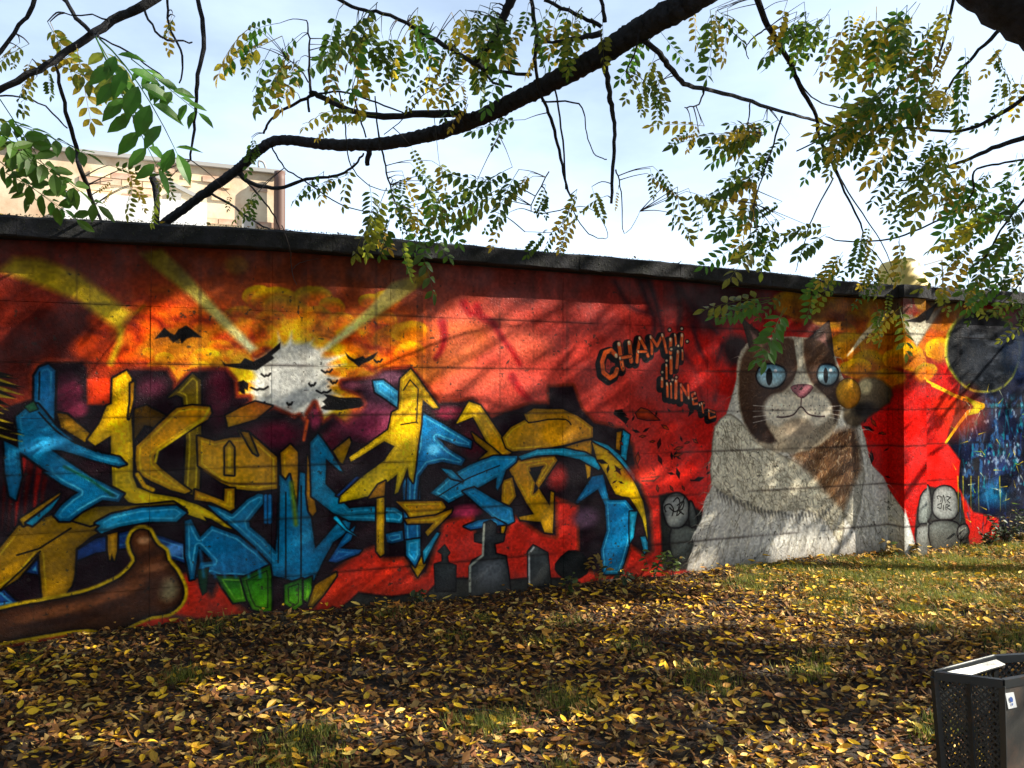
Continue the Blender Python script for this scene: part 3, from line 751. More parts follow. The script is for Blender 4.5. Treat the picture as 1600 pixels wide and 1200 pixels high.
poly(chest, (118, 88, 62), (70, 50, 38), 60, ol=0, soft=15, edge=0)
fur(chest, [(160, 124, 84), (50, 36, 28), (116, 84, 56), (200, 184, 156)], 650, 11, 1.5, lambda x, y: math.radians(100), .6)
# head
head = [(1150, 600), (1152, 562), (1166, 538), (1200, 530), (1240, 528), (1278, 532), (1298, 548), (1312, 580), (1318, 615), (1312, 650), (1296, 684), (1262, 704), (1226, 708), (1194, 700), (1168, 676), (1154, 640)]
poly(head, (196, 184, 160), (150, 138, 118), -60, ol=0, soft=4, edge=0, sm=2)
poly([(1172, 550), (1160, 500), (1200, 532)], (74, 56, 46), ol=2, olc=(40, 30, 28), soft=2.5)
poly([(1178, 542), (1171, 516), (1192, 534)], (168, 122, 112), ol=0, soft=3)
poly([(1262, 532), (1296, 502), (1302, 556)], (74, 56, 46), ol=2, olc=(40, 30, 28), soft=2.5)
poly([(1274, 532), (1290, 518), (1294, 546)], (168, 122, 112), ol=0, soft=3)
poly([(1158, 560), (1178, 538), (1215, 530), (1242, 532), (1246, 580), (1232, 604), (1206, 630), (1196, 662), (1214, 690), (1186, 690), (1162, 660), (1153, 615)], BR, BRD, -60, ol=0, soft=5, edge=0, sm=2)
poly([(1256, 530), (1286, 536), (1304, 562), (1312, 600), (1312, 640), (1304, 660), (1298, 630), (1276, 606), (1262, 585)], BR, BRD, -60, ol=0, soft=5, edge=0, sm=2)
fur(head, [(112, 84, 62), (40, 30, 26), (150, 128, 104)], 520, 9, 1.3, lambda x, y: math.atan2(y - 600, x - 1242), .45)
poly([(1240, 530), (1252, 528), (1256, 575), (1268, 600), (1272, 615), (1232, 615), (1238, 600), (1246, 575)], (226, 218, 196), ol=0, soft=3)
for cx, rx in ((1222, 30), (1270, 27)):
    blob(cx, 640, rx, 26, (220, 211, 190), .25, 1, .06)
blob(1246, 668, 24, 15, (160, 144, 122), .5, .95, .1)
poly([(1236, 606), (1246, 602), (1262, 602), (1270, 606), (1260, 618), (1252, 622), (1244, 616)], (196, 130, 138), (150, 90, 100), -90, ol=1.2, olc=(90, 50, 56), sm=2)
stroke([(1252, 622), (1251, 634)], 2, (70, 46, 46), 1.2)
stroke([(1214, 652), (1226, 652), (1240, 648), (1251, 636), (1262, 647), (1276, 651), (1288, 651)], 2.6, (60, 40, 40), 1.4, sm=4)
for k in range(7):
    x = 1206 + (k % 4) * 9; y = 634 + (k % 3) * 6
    stroke([(x, y), (x + .4, y)], 2, (110, 90, 76), 1); stroke([(1266 + (k % 4) * 7, y), (1266.4 + (k % 4) * 7, y)], 2, (110, 90, 76), 1)
for k in range(4):
    stroke([(1206, 636 + k * 6), (1176, 634 + k * 9)], 1, (240, 236, 224), 1, alpha=.8); stroke([(1292, 636 + k * 5), (1316, 634 + k * 8)], 1, (240, 236, 224), 1, alpha=.8)
for cx, cy, rx, ry in ((1204, 588, 23, 18), (1293, 586, 16, 16)):
    poly([(cx - rx, cy), (cx - rx * .7, cy - ry * .8), (cx, cy - ry), (cx + rx * .8, cy - ry * .7), (cx + rx, cy), (cx + rx * .6, cy + ry * .8), (cx - rx * .1, cy + ry), (cx - rx * .75, cy + ry * .7)], (120, 176, 204), (196, 220, 224), -90, ol=3, olc=(16, 14, 18), sm=3, edge=.5)
    blob(cx - 3, cy + 1, rx * .22, ry * .75, (8, 8, 12), .2, 1, .02)
    blob(cx + rx * .3, cy - ry * .45, 2.6, 2.6, (250, 250, 250), .4, 1, 0)
# ball and arm beside the head
poly([(1318, 640), (1340, 600), (1366, 590), (1392, 606), (1390, 630), (1360, 650), (1340, 668), (1322, 662)], (136, 122, 94), (70, 58, 44), -60, ol=0, soft=7, sm=2)
blob(1352, 604, 10, 12, (220, 206, 160), .7, .9); blob(1350, 640, 16, 12, (24, 22, 20), .7, .9)
poly([(1306, 612), (1312, 598), (1325, 592), (1338, 598), (1344, 614), (1340, 630), (1326, 638), (1312, 630)], (214, 164, 30), (170, 110, 20), -60, ol=2, olc=(90, 60, 14), sm=3, hl=(240, 214, 90))
# white fur on the right of the pier, stones
poly([(1412, 870), (1412, 790), (1417, 806), (1424, 830), (1432, 858), (1438, 872)], (232, 234, 228), ol=0, soft=3)
poly([(1430, 790), (1450, 760), (1500, 770), (1515, 850), (1500, 872), (1440, 874), (1426, 830)], (44, 46, 44), ol=0, soft=4)
stone([(1432, 800), (1436, 772), (1446, 760), (1452, 764), (1456, 800), (1446, 818), (1434, 812)], (176, 180, 176), (90, 96, 92))
stone([(1430, 820), (1452, 818), (1454, 866), (1434, 870)], (160, 162, 158), (80, 84, 80))
stone([(1458, 790), (1460, 768), (1474, 760), (1490, 766), (1497, 790), (1492, 808), (1474, 814), (1460, 804)], (188, 192, 188), (120, 124, 122))
stone([(1452, 822), (1480, 814), (1500, 824), (1498, 860), (1462, 866)], (120, 124, 120), (50, 54, 52))
stone([(1497, 826), (1508, 820), (1514, 832), (1508, 842), (1498, 842)], (150, 152, 148), (70, 74, 72))
for P in ([(1466, 780), (1464, 776), (1470, 776), (1470, 784)], [(1472, 786), (1474, 774), (1477, 786)], [(1479, 776), (1485, 778), (1480, 782), (1484, 786)], [(1465, 790), (1471, 787), (1470, 795), (1465, 793)], [(1474, 790), (1474, 797)], [(1478, 797), (1478, 789), (1484, 791), (1479, 793), (1486, 798)]):
    stroke(P, 1.5, (20, 20, 20), .9, sm=2)
# dark figure, far right 
poly([(1500, 600), (1490, 650), (1478, 690), (1500, 720), (1496, 760), (1520, 800), (1560, 810), (1562, 840), (1620, 850), (1700, 850), (1700, 480), (1600, 520)], (12, 16, 34), (20, 26, 50), 90, ol=0, soft=5, nz_=.6)
blob(1536, 548, 58, 66, (190, 190, 60), 0.05, 1, .02); blob(1537, 549, 55, 63, (9, 13, 18), 0.08, 1, .02)
blob(1535, 560, 34, 30, (60, 64, 72), .9, .5); blob(1600, 540, 30, 50, (14, 30, 54), .8, .9)
for k in range(150):
    x, y = random.uniform(1498, 1700), random.uniform(600, 820)
    c = random.choice([(20, 80, 110), (30, 50, 120), (90, 120, 160), (6, 6, 14), (6, 8, 20), (8, 10, 26), (16, 110, 120)])
    stroke([(x, y), (x + random.uniform(-8, 8), y + random.uniform(10, 40))], random.uniform(2, 7), c, 4, True, .6)
blob(1555, 770, 24, 20, (30, 120, 160), .9, .7); blob(1568, 740, 16, 24, (40, 60, 110), .9, .7); blob(1596, 760, 22, 50, (18, 22, 40), .9, .8)
mt_ = np.clip((SS - sx(1500)) / .08, 0, 1) * np.clip((1.62 - HH) / .1, 0, 1) * np.clip((HH - .42) / .1, 0, 1)
for fs_, th, c_, am in ((51, .60, (40, 84, 130), .8), (52, .63, (22, 120, 132), .7), (53, .66, (150, 170, 190), .7), (54, .58, (5, 6, 12), .8)):
    a_ = np.clip((fbm(fs_, 16 if fs_ < 54 else 40, 4, .7) - th) * 9, 0, 1) * mt_ * am
    T[:] = T * (1 - a_[..., None]) + C3(c_) * a_[..., None]
mh_ = np.exp(-(((SS - sx(1537)) / .34) ** 4 + ((HH - 2.02) / .42) ** 4)) * np.clip((fbm(55, 12, 4, 2.2) - .52) * 5, 0, 1) * .5
T[:] = T * (1 - mh_[..., None]) + C3((96, 100, 108)) * mh_[..., None]
SPK = (228, 196, 40)
for P, a, b in (([(1535, 634), (1490, 618), (1452, 598), (1442, 592)], 9, 3), ([(1535, 636), (1512, 644), (1498, 662), (1478, 692)], 9, 6), ([(1490, 618), (1456, 602)], 5, 7)):
    stroke(P, a, SPK, 1.6, w2=b)
blob(1500, 645, 40, 34, (190, 60, 24), .9, .6)
poly([(1506, 618), (1522, 626), (1536, 634), (1528, 646), (1510, 650), (1520, 636)], SPK, ol=0, soft=2)
for k in range(60):
    x, y = random.uniform(1490, 1660), random.uniform(590, 830); a = random.uniform(0, 6.28)
    stroke([(x, y), (x + 12 * math.cos(a), y + 12 * math.sin(a))], 1.8, random.choice([SPK, (150, 190, 40), (220, 230, 190)]), 1.2, True, .8)
for x in (1496, 1504, 1516, 1528, 1562): stroke([(x, 745), (x + 1, 800)], 3, (206, 190, 40), 2.5, True, .7)
# overall wear: scuffs, small chips, faint drips, dirt towards joints, painted shade and dirt under the coping
chips = (fbm(21, 5, 2) > 0.82) & (fbm(22, 60, 3) > 0.47)
T[:] = np.where(chips[..., None], T * 0.35 + C3((120, 112, 100)) * 0.25, T)
T *= (0.86 + 0.28 * fbm(23, 3, 1))[..., None]
dirt = np.clip((0.22 - HH) / 0.22, 0, 1) * (0.3 + 0.7 * NB)
T[:] = T * (1 - 0.55 * dirt[..., None]) + C3((64, 54, 44)) * 0.55 * dirt[..., None]
top_shade_dirt = np.clip((HH - 2.2) / 0.25, 0, 1) * (0.25 + 0.75 * fbm(24, 30, 4, 0.4))  # coping shadow and dirt painted together as a dark strip along the top
T[:] = T * (1 - 0.72 * top_shade_dirt[..., None]) + C3((42, 30, 27)) * 0.72 * top_shade_dirt[..., None]
for hj in (0.285, 0.70, 1.08, 1.44, 1.80, 2.19):     # stained joints and form-tie marks
    a_ = np.exp(-((HH - hj) / 0.012) ** 2) * np.clip((fbm(int(hj * 100), 50, 4, 2) - .38) * 5, 0, 1) * .6
    T[:] = T * (1 - .7 * a_[..., None]) + .7 * C3((30, 22, 20)) * a_[..., None]
dr = fbm(44, 7, 2, 1)[0:1].repeat(TH, 0); drm = np.clip((dr - .74) * 8, 0, 1) * fbm(45, 120, 3) * np.clip((HH - .6) / 1.6, 0, 1) * .55
T[:] = T * (1 - drm[..., None]) + C3((46, 34, 30)) * drm[..., None]
g_ = T.mean(-1, keepdims=True); T[:] = g_ + (T - g_) * 1.16
T[:] = np.clip(T, 0.01, 0.97)

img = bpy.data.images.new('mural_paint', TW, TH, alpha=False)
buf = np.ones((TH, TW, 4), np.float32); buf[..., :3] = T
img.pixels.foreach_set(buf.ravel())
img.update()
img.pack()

# ------------------------------------------------------------------ materials
def mural_material():
    m = bpy.data.materials.new('mural')
    m.use_nodes = True
    n = m.node_tree; b = n.nodes['Principled BSDF']
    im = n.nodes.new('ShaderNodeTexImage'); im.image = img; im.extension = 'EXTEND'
    uvn = n.nodes.new('ShaderNodeUVMap'); uvn.uv_map = 'UVMap'
    n.links.new(uvn.outputs[0], im.inputs[0])
    t = n.nodes.new('ShaderNodeTexCoord')
    n1 = n.nodes.new('ShaderNodeTexNoise'); n1.inputs['Scale'].default_value = 60; n1.inputs['Detail'].default_value = 6; n1.inputs['Roughness'].default_value = .65
    n2 = n.nodes.new('ShaderNodeTexNoise'); n2.inputs['Scale'].default_value = 3.5; n2.inputs['Detail'].default_value = 4
    vo = n.nodes.new('ShaderNodeTexVoronoi'); vo.inputs['Scale'].default_value = 42
    mpn = n.nodes.new('ShaderNodeMapping'); mpn.inputs['Scale'].default_value = (1, 1, 1)
    vr = n.nodes.new('ShaderNodeMapRange'); vr.inputs['From Min'].default_value = 0.05; vr.inputs['From Max'].default_value = 0.22
    for q in (n1, n2, vo): n.links.new(t.outputs['Object'], q.inputs['Vector'])
    n.links.new(vo.outputs['Distance'], vr.inputs[0])
    a1 = n.nodes.new('ShaderNodeMath'); a1.operation = 'MULTIPLY_ADD'; a1.inputs[1].default_value = 0.5
    n.links.new(vr.outputs[0], a1.inputs[0]); n.links.new(n1.outputs[0], a1.inputs[2])
    a2 = n.nodes.new('ShaderNodeMath'); a2.operation = 'MULTIPLY_ADD'; a2.inputs[1].default_value = 2.0
    n.links.new(n2.outputs[0], a2.inputs[0]); n.links.new(a1.outputs[0], a2.inputs[2])
    bp = n.nodes.new('ShaderNodeBump'); bp.inputs['Strength'].default_value = 0.8; bp.inputs['Distance'].default_value = 0.006
    n.links.new(a2.outputs[0], bp.inputs['Height'])
    df = n.nodes.new('ShaderNodeBsdfDiffuse'); gl = n.nodes.new('ShaderNodeBsdfGlossy'); gl.inputs['Roughness'].default_value = 0.42
    ms = n.nodes.new('ShaderNodeMixShader')
    gm = n.nodes.new('ShaderNodeMapRange'); gm.inputs['From Min'].default_value = .4; gm.inputs['From Max'].default_value = .65; gm.inputs['To Min'].default_value = .004; gm.inputs['To Max'].default_value = .03
    n.links.new(n2.outputs[0], gm.inputs[0]); n.links.new(gm.outputs[0], ms.inputs[0])
    n.links.new(im.outputs[0], df.inputs[0])
    for q in (df, gl): n.links.new(bp.outputs[0], q.inputs['Normal'])
    n.links.new(df.outputs[0], ms.inputs[1]); n.links.new(gl.outputs[0], ms.inputs[2])
    n.links.new(ms.outputs[0], n.nodes['Material Output'].inputs[0])
    n.nodes.remove(b)
    return m

M_MURAL = mural_material()
M_CONC = mat('concrete', (0.16, 0.15, 0.13), 0.9, noise=(3, (0.07, 0.065, 0.055), 0.35, 0.65), bump=(40, 0.6, 0.01))
M_COPING = mat('weathered_coping', (0.024, 0.024, 0.028), 0.95, noise=(6, (0.009, 0.010, 0.009), 0.4, 0.6), bump=(35, 0.8, 0.015))
M_BARK = mat('bark', (0.028, 0.029, 0.036), 0.95, noise=(30, (0.014, 0.013, 0.014), 0.4, 0.6), bump=(38, 1.0, 0.03))
M_TWIG = mat('twig_bark', (0.055, 0.045, 0.04), 0.9)
M_SOIL = mat('soil', (0.05, 0.034, 0.022), 1.0, noise=(5, (0.022, 0.016, 0.01), 0.4, 0.6), bump=(30, 1.0, 0.03))
M_BROWN = mat('litter', attr='tint', rough=0.75, trans=0.12, spec=.3)
M_GRASS = mat('grass', attr='tint', rough=0.6, trans=0.35, spec=.3)
M_FROND = [mat('leaf_green', (0.085, 0.19, 0.02), 0.45, trans=0.6, rnd=(0.02, 0.35), noise=(9, (0.08, 0.12, 0.02), .5, .75)),
           mat('leaf_yellow_green', (0.28, 0.31, 0.028), 0.5, trans=0.6, rnd=(0.02, 0.3), noise=(12, (0.06, 0.10, 0.02), .5, .7)),
           mat('leaf_yellow', (0.60, 0.44, 0.035), 0.5, trans=0.6, rnd=(0.015, 0.25), noise=(14, (0.14, 0.08, 0.02), .55, .72))]
M_FALLEN = [mat('fallen_yellow', (0.76, 0.45, 0.02), 0.55, trans=0.2, rnd=(0.012, 0.25), noise=(25, (0.26, 0.13, 0.03), .56, .75)),
            mat('fallen_pale', (0.68, 0.50, 0.10), 0.55, trans=0.2, rnd=(0.01, 0.2), noise=(25, (0.36, 0.26, 0.06), .55, .75)),
            mat('fallen_ochre', (0.48, 0.22, 0.03), 0.6, trans=0.15, rnd=(0.015, 0.3), noise=(22, (0.16, 0.07, 0.025), .5, .7))]
M_PLASTER = mat('cream_plaster', (0.66, 0.55, 0.38), 0.9, noise=(1.1, (0.48, 0.30, 0.18), .45, .7), bump=(10, .3, .02))
M_BRICK = mat('pale_brick', (0.56, 0.36, 0.22), 0.9, rnd=(0.02, .3), noise=(3, (0.66, 0.54, 0.38), .42, .62))
M_TRIM = mat('grey_trim', (0.33, 0.32, 0.30), 0.85)
M_PIPE = mat('brown_pipe', (0.10, 0.05, 0.035), 0.6)
M_YEL = mat('yellow_plastic', (0.74, 0.55, 0.14), 0.5, noise=(4, (0.6, 0.42, 0.09), .45, .7))
M_WHITE = mat('white_paint', (0.75, 0.75, 0.73), 0.6)
M_STEEL = mat('dark_steel', (0.045, 0.05, 0.052), 0.45, metal=0.6, noise=(20, (0.09, 0.06, 0.045), .6, .75))
M_STEELP = mat('grey_steel_plate', (0.05, 0.05, 0.045), 0.55, metal=0.2, noise=(9, (0.13, 0.085, 0.06), .48, .7), bump=(30, .3, .004))
M_RIM = mat('galvanised_rim', (0.09, 0.095, 0.09), 0.45, metal=0.5, noise=(18, (0.2, 0.19, 0.18), .5, .7))
M_STICK = mat('sticker_white', (0.72, 0.74, 0.74), 0.4)
M_STICKB = mat('sticker_blue', (0.06, 0.12, 0.36), 0.4)

# ------------------------------------------------------------------ ground: one sheet to the horizon
def axis_pts(lo, hi, a, b, fine, far):
    p = list(np.arange(a, b + 1e-6, fine)); st = fine; x = a; left = []
    while x > lo: st *= 1.35; x -= st; left.append(max(x, lo))
    st = fine; x = b; right = []
    while x < hi: st *= 1.35; x += st; right.append(min(x, hi))
    return np.array(left[::-1] + p + right)
gx = axis_pts(-900, 900, -7, 12, 0.12, 900); gy = axis_pts(-300, 1800, -1, 11, 0.12, 1800)
GX, GY = np.meshgrid(gx, gy)
GZ = ground_z(GX, GY) * np.exp(-np.clip(np.hypot(GX - 2, GY - 5) - 12, 0, 100) / 10)
GZ = GZ + RNG.normal(0, 0.0015, GX.shape)
nx, ny = len(gx), len(gy)
V = np.stack([GX, GY, GZ], -1).reshape(-1, 3)
ii = np.arange(nx * ny).reshape(ny, nx)
Fq = np.stack([ii[:-1, :-1], ii[:-1, 1:], ii[1:, 1:], ii[1:, :-1]], -1).reshape(-1, 4)
tag(link('ground', npmesh('ground', V, Fq, True), M_SOIL), kind='structure')

# ------------------------------------------------------------------ the wall
wall = thing('graffiti_wall', 'long concrete wall covered in red, yellow and blue graffiti with a painted cat', 'wall', W(4, 0, 0))
COPT = [(-6.0, 2.76)]
for px, py in ((0, 333), (245, 346), (433, 357), (660, 376), (1000, 405), (1250, 430), (1290, 437), (1600, 456)):
    COPT.append(wallhit(px, py, 0.15))
COPT.append((16.0, COPT[-1][1]))
cop_h = lambda s: float(np.interp(s, [c[0] for c in COPT], [c[1] for c in COPT]))
rows = [-0.12, 0.285, 0.70, 1.08, 1.44, 1.80, 2.19, None]
SV = [-6.0, -4.4, -2.9, -1.4, wallhit(235, 600)[0], wallhit(425, 600)[0], wallhit(610, 600)[0], wallhit(880, 600)[0], wallhit(1105, 600)[0], 7.63, 8.0, wallhit(1500, 600)[0], 10.0, 11.5, 13.0, 14.5, 16.0]
rw = random.Random(5)
def UV(s, h): return ((s - S0) / (S1 - S0), h / HT)
def relief(s, h):
    return 0.004 * math.sin(2.1 * s + 1.3 * h) + 0.003 * math.sin(5.3 * s - 3.1 * h + 1) + 0.0018 * math.sin(17 * h + 4 * math.sin(s * 1.7)) + 0.0012 * math.sin(23 * s + 9 * h)
def slab(name, s0, s1, h0, h1f, off, parent, thick=0.05, mat_=None, gap=0.0012, sides=True):
    """formwork panel: gently uneven front, recessed joints round it"""
    ns = max(2, int((s1 - s0) / 0.09)); nh = 6
    vs = []; uv = []; fs = []
    for j in range(nh + 1):
        for i in range(ns + 1):
            s = s0 + gap + (s1 - s0 - 2 * gap) * i / ns
            top = h1f(s) if callable(h1f) else h1f
            h = h0 + gap + (top - h0 - 2 * gap) * j / nh
            e = 0.0006 if (i in (0, ns) or j in (0, nh)) else 0
            vs.append(W(s, h, off + relief(s, h) - e)); uv.append(UV(s, h))
    for j in range(nh):
        for i in range(ns):
            a = j * (ns + 1) + i; fs.append((a, a + 1, a + ns + 2, a + ns + 1))
    ring = [i for i in range(ns + 1)] + [(j + 1) * (ns + 1) - 1 for j in range(1, nh + 1)] + [nh * (ns + 1) + i for i in range(ns - 1, -1, -1)] + [j * (ns + 1) for j in range(nh - 1, 0, -1)]
    b0 = len(vs)
    L = len(ring)
    for r in ring: vs.append(vs[r]); uv.append(uv[r])
    for r in ring: vs.append(vs[r] - N * thick); uv.append(uv[r])
    for k in range(L): fs.append((b0 + (k + 1) % L, b0 + k, b0 + L + k, b0 + L + (k + 1) % L))
    me = npmesh(name, vs, fs, True, uv=uv)
    o = link(name, me, mat_ or M_MURAL, parent)
    return o
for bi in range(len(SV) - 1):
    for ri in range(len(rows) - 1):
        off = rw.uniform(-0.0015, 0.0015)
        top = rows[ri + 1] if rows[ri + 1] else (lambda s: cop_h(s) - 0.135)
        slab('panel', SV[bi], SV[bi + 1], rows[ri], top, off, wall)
core = MB()
cbs = [c[0] for c in COPT]; v = []; f = []
for s in cbs:
    for o_ in (-0.03, -0.24):
        for h in (-0.15, cop_h(s) - 0.07): v.append(W(s, h, o_))
for i in range(len(cbs) - 1):
    a = 4 * i; b = a + 4
    f += [(a, b, b + 1, a + 1), (a + 2, a + 3, b + 3, b + 2), (a + 1, b + 1, b + 3, a + 3), (a, a + 2, b + 2, b)]
e = 4 * (len(cbs) - 1)
f += [(0, 1, 3, 2), (e, e + 2, e + 3, e + 1)]
core.add(v, f)
core.build('wall_core', M_CONC, wall)
# pier standing proud of the wall
PS0, PS1, PO = 7.63, 7.94, 0.187
pv = []; 
pier = []
for ri in range(len(rows) - 1):
    h0 = rows[ri]; h1 = rows[ri + 1] or cop_h(7.8) - 0.137
    vs = []; uv = []
    for s, o_ in ((PS0, 0.0), (PS0, PO), (PS1, PO), (PS1, 0.0)):
        for h in (h0 + .001, h1 - .001):
            vs.append(W(s, h, o_)); uv.append(UV(s + (0.2 if o_ > 0 else 0) if s == PS1 or o_ > 0 else s, h))
    fs = [(0, 1, 3, 2)[::-1], (2, 3, 5, 4)[::-1], (4, 5, 7, 6)[::-1], (1, 7, 5, 3)[::-1], (0, 2, 4, 6)[::-1]]
    fs = [f for f in fs]
    me = npmesh('pier', vs, fs, uv=uv)
    link('pier_block', me, M_MURAL, wall)
# coping slabs with a weathered front lip
cs = [-6.0]
while cs[-1] < 15.6: cs.append(cs[-1] + rw.uniform(0.95, 1.05))
cs[-1] = 16.0
def coping(s0, s1):
    n = 10; vs = []; fs = []; dz = rw.uniform(-.006, .006); do = rw.uniform(-.004, .004)
    prof = [(-0.28, -0.13), (-0.30, -0.02), (-0.05, 0.01), (0.13, -0.002), (0.15, -0.02), (0.146, -0.125), (0.135, -0.135), (0.12, -0.128)]
    for i in range(n + 1):
        s = s0 + 0.001 + (s1 - s0 - 0.002) * i / n
        t = cop_h(s)
        for (o_, z) in prof:
            vs.append(W(s, t + z + dz + rw.uniform(-.0035, .0035), o_ + do + rw.uniform(-.003, .003)))
    k = len(prof)
    for i in range(n):
        for j in range(k):
            a = i * k + j; b = i * k + (j + 1) % k; fs.append((a, b, b + k, a + k))
    me = bpy.data.meshes.new('coping_slab')
    me.from_pydata([tuple(q) for q in vs], [], fs + [tuple(range(k))[::-1], tuple(n * k + j for j in range(k))]); me.update()
    link('coping_slab', me, M_COPING, wall)
for a, b in zip(cs[:-1], cs[1:]): coping(a, b)
pc = MB(); v = []
for s in (PS0 - .03, PS1 + .03):
    for o_ in (.1, PO + .04):
        for h in (cop_h(7.8) - .133, cop_h(7.8) - .012): v.append(W(s, h, o_))
pc.add(v, [(0, 1, 3, 2), (4, 6, 7, 5), (0, 4, 5, 1), (2, 3, 7, 6), (1, 5, 7, 3), (0, 2, 6, 4)]); pc.build('pier_cap', M_COPING, wall)
# moss and crumbs along the coping edge
mv, mf, mc = [], [], []
for k in range(5200):
    s = rw.uniform(-2, 12); o_ = rw.uniform(0.02, 0.155); t = cop_h(s)
    p = W(s, t + 0.0, o_) if rw.random() < .75 else W(s, t - rw.uniform(0.01, .1), 0.15)
    r = rw.uniform(.002, .0065)
    b = len(mv)
    mv += [p + Vector((r, 0, 0)), p + Vector((-r * .6, r * .8, 0)), p + Vector((-r * .6, -r * .8, 0)), p + Vector((0, 0, r * 1.3))]
    mf += [(b, b + 1, b + 3), (b + 1, b + 2, b + 3), (b + 2, b, b + 3)]
    g = rw.uniform(.5, 1.2); mc += [(0.05 * g, 0.055 * g, 0.03 * g)] * 4
mo = link('moss', npmesh('moss', mv, mf, colr=np.array(mc)), M_BROWN, wall); mo['kind'] = 'stuff'

# ------------------------------------------------------------------ building behind the wall on the left
def building():
    # facade plane: parallel to the wall, about 14 m behind it
    off = -14.0
    s_r, h_r = wallhit(432, 275, off); s_l, h_l = wallhit(95, 235, off)
    H = (h_r + h_l) / 2
    b = thing('old_building', 'cream plastered old building with brick patches rising behind the wall at left', 'building', W(s_l, 0, off))
    z = lambda s, h, o_=0: W(s, h, off + o_)
    mb = MB()
    def prism(mb, s0, s1, h0, h1, o0, o1):
        v = []
        for s in (s0, s1):
            for o_ in (o0, o1):
                for h in (h0, h1): v.append(z(s, h, o_))
        mb.add(v, [(0, 2, 3, 1), (4, 5, 7, 6), (0, 1, 5, 4), (2, 6, 7, 3), (1, 3, 7, 5), (0, 4, 6, 2)])
    prism(mb, s_l - 4, s_r, -0.2, H, -6, 0); mb.build('wall', M_PLASTER, b)
    rf = MB(); prism(rf, s_l - 4.2, s_r + .2, H + .003, H + 0.09, -6.2, 0.12); rf.build('roof_edge', M_TRIM, b)
    st = MB()
    p = z(wallhit(238, 272, off)[0], wallhit(238, 272, off)[1], 0.03); q = z(wallhit(318, 312, off)[0], wallhit(318, 312, off)[1], 0.03)
    st.bar(p, q, 0.06, 0.09); st.build('sloping_trim', M_TRIM, b)
    lo = MB(); s_a = wallhit(110, 320, off)[0]; s_b = wallhit(320, 320, off)[0]; hl_ = wallhit(300, 333, off)[1]
    prism(lo, s_a, s_b, -0.2, hl_, 0.01, 1.2); lo.build('white_annexe', M_WHITE, b)
    # exposed bricks in patches where the plaster has fallen
    rb = random.Random(3)
    brick = MB(); brick.box((0, 0, 0), (0.40, 0.05, 0.13)); base = None
    me = bpy.data.meshes.new('brick'); me.from_pydata(brick.v, [], brick.f)
    me.materials.append(M_BRICK)
    R = math.atan2(D.y, D.x)
    for (x0, y0, x1, y1) in ((140, 262, 250, 312), (258, 256, 280, 268), (285, 275, 345, 312), (326, 318, 418, 352), (345, 284, 418, 316)):
        sa, ha = wallhit(x0, y0, off); sb, hb = wallhit(x1, y1, off)
        j = 0; h = hb
        while h < ha:
            s = sa + (0.21 if j % 2 else 0)
            while s < sb:
                if rb.random() < 0.62 + .3 * math.sin(s * 1.7 + j * .6):
                    o = bpy.data.objects.new('brick', me); col.objects.link(o); o.parent = b
                    o.location = z(s, h, rb.uniform(0.002, .02)) - b.location; o.rotation_euler = (0, 0, R)
                s += 0.425
            h += 0.15; j += 1
    # pipe and flue on the right end
    pp = MB(); s_p = wallhit(428, 300, off)[0]
    tube(pp, [z(s_p + 0.1, 0, .25), z(s_p + .1, wallhit(428, 345, off)[1], .25), z(s_p + .1, wallhit(428, 272, off)[1], .25)], [.14, .14, .13], 8, 2)
    pp.build('flue', M_PIPE, b, True)
    mt = MB(); hh = wallhit(413, 255, off)[1]; s_m = wallhit(416, 262, off)[0]
    tube(mt, [z(s_m, H, -.1), z(s_m, hh - .1, -.1), z(s_m - .06, hh + .05, -.1), z(s_m - .16, hh + .06, -.1), z(s_m - .16, hh - .08, -.1)], [.028] * 5, 6, 3)
    mt.build('roof_pipe', M_TRIM, b, True)
    sm = MB()
    for (x, y) in ((272, 310), (388, 352)):
        s, h = wallhit(x, y, off); sm.box(z(s, h, .04), (.3, .08, .22), Matrix.Rotation(R, 3, 'Z'))
    sm.build('vent', M_TRIM, b)
building()

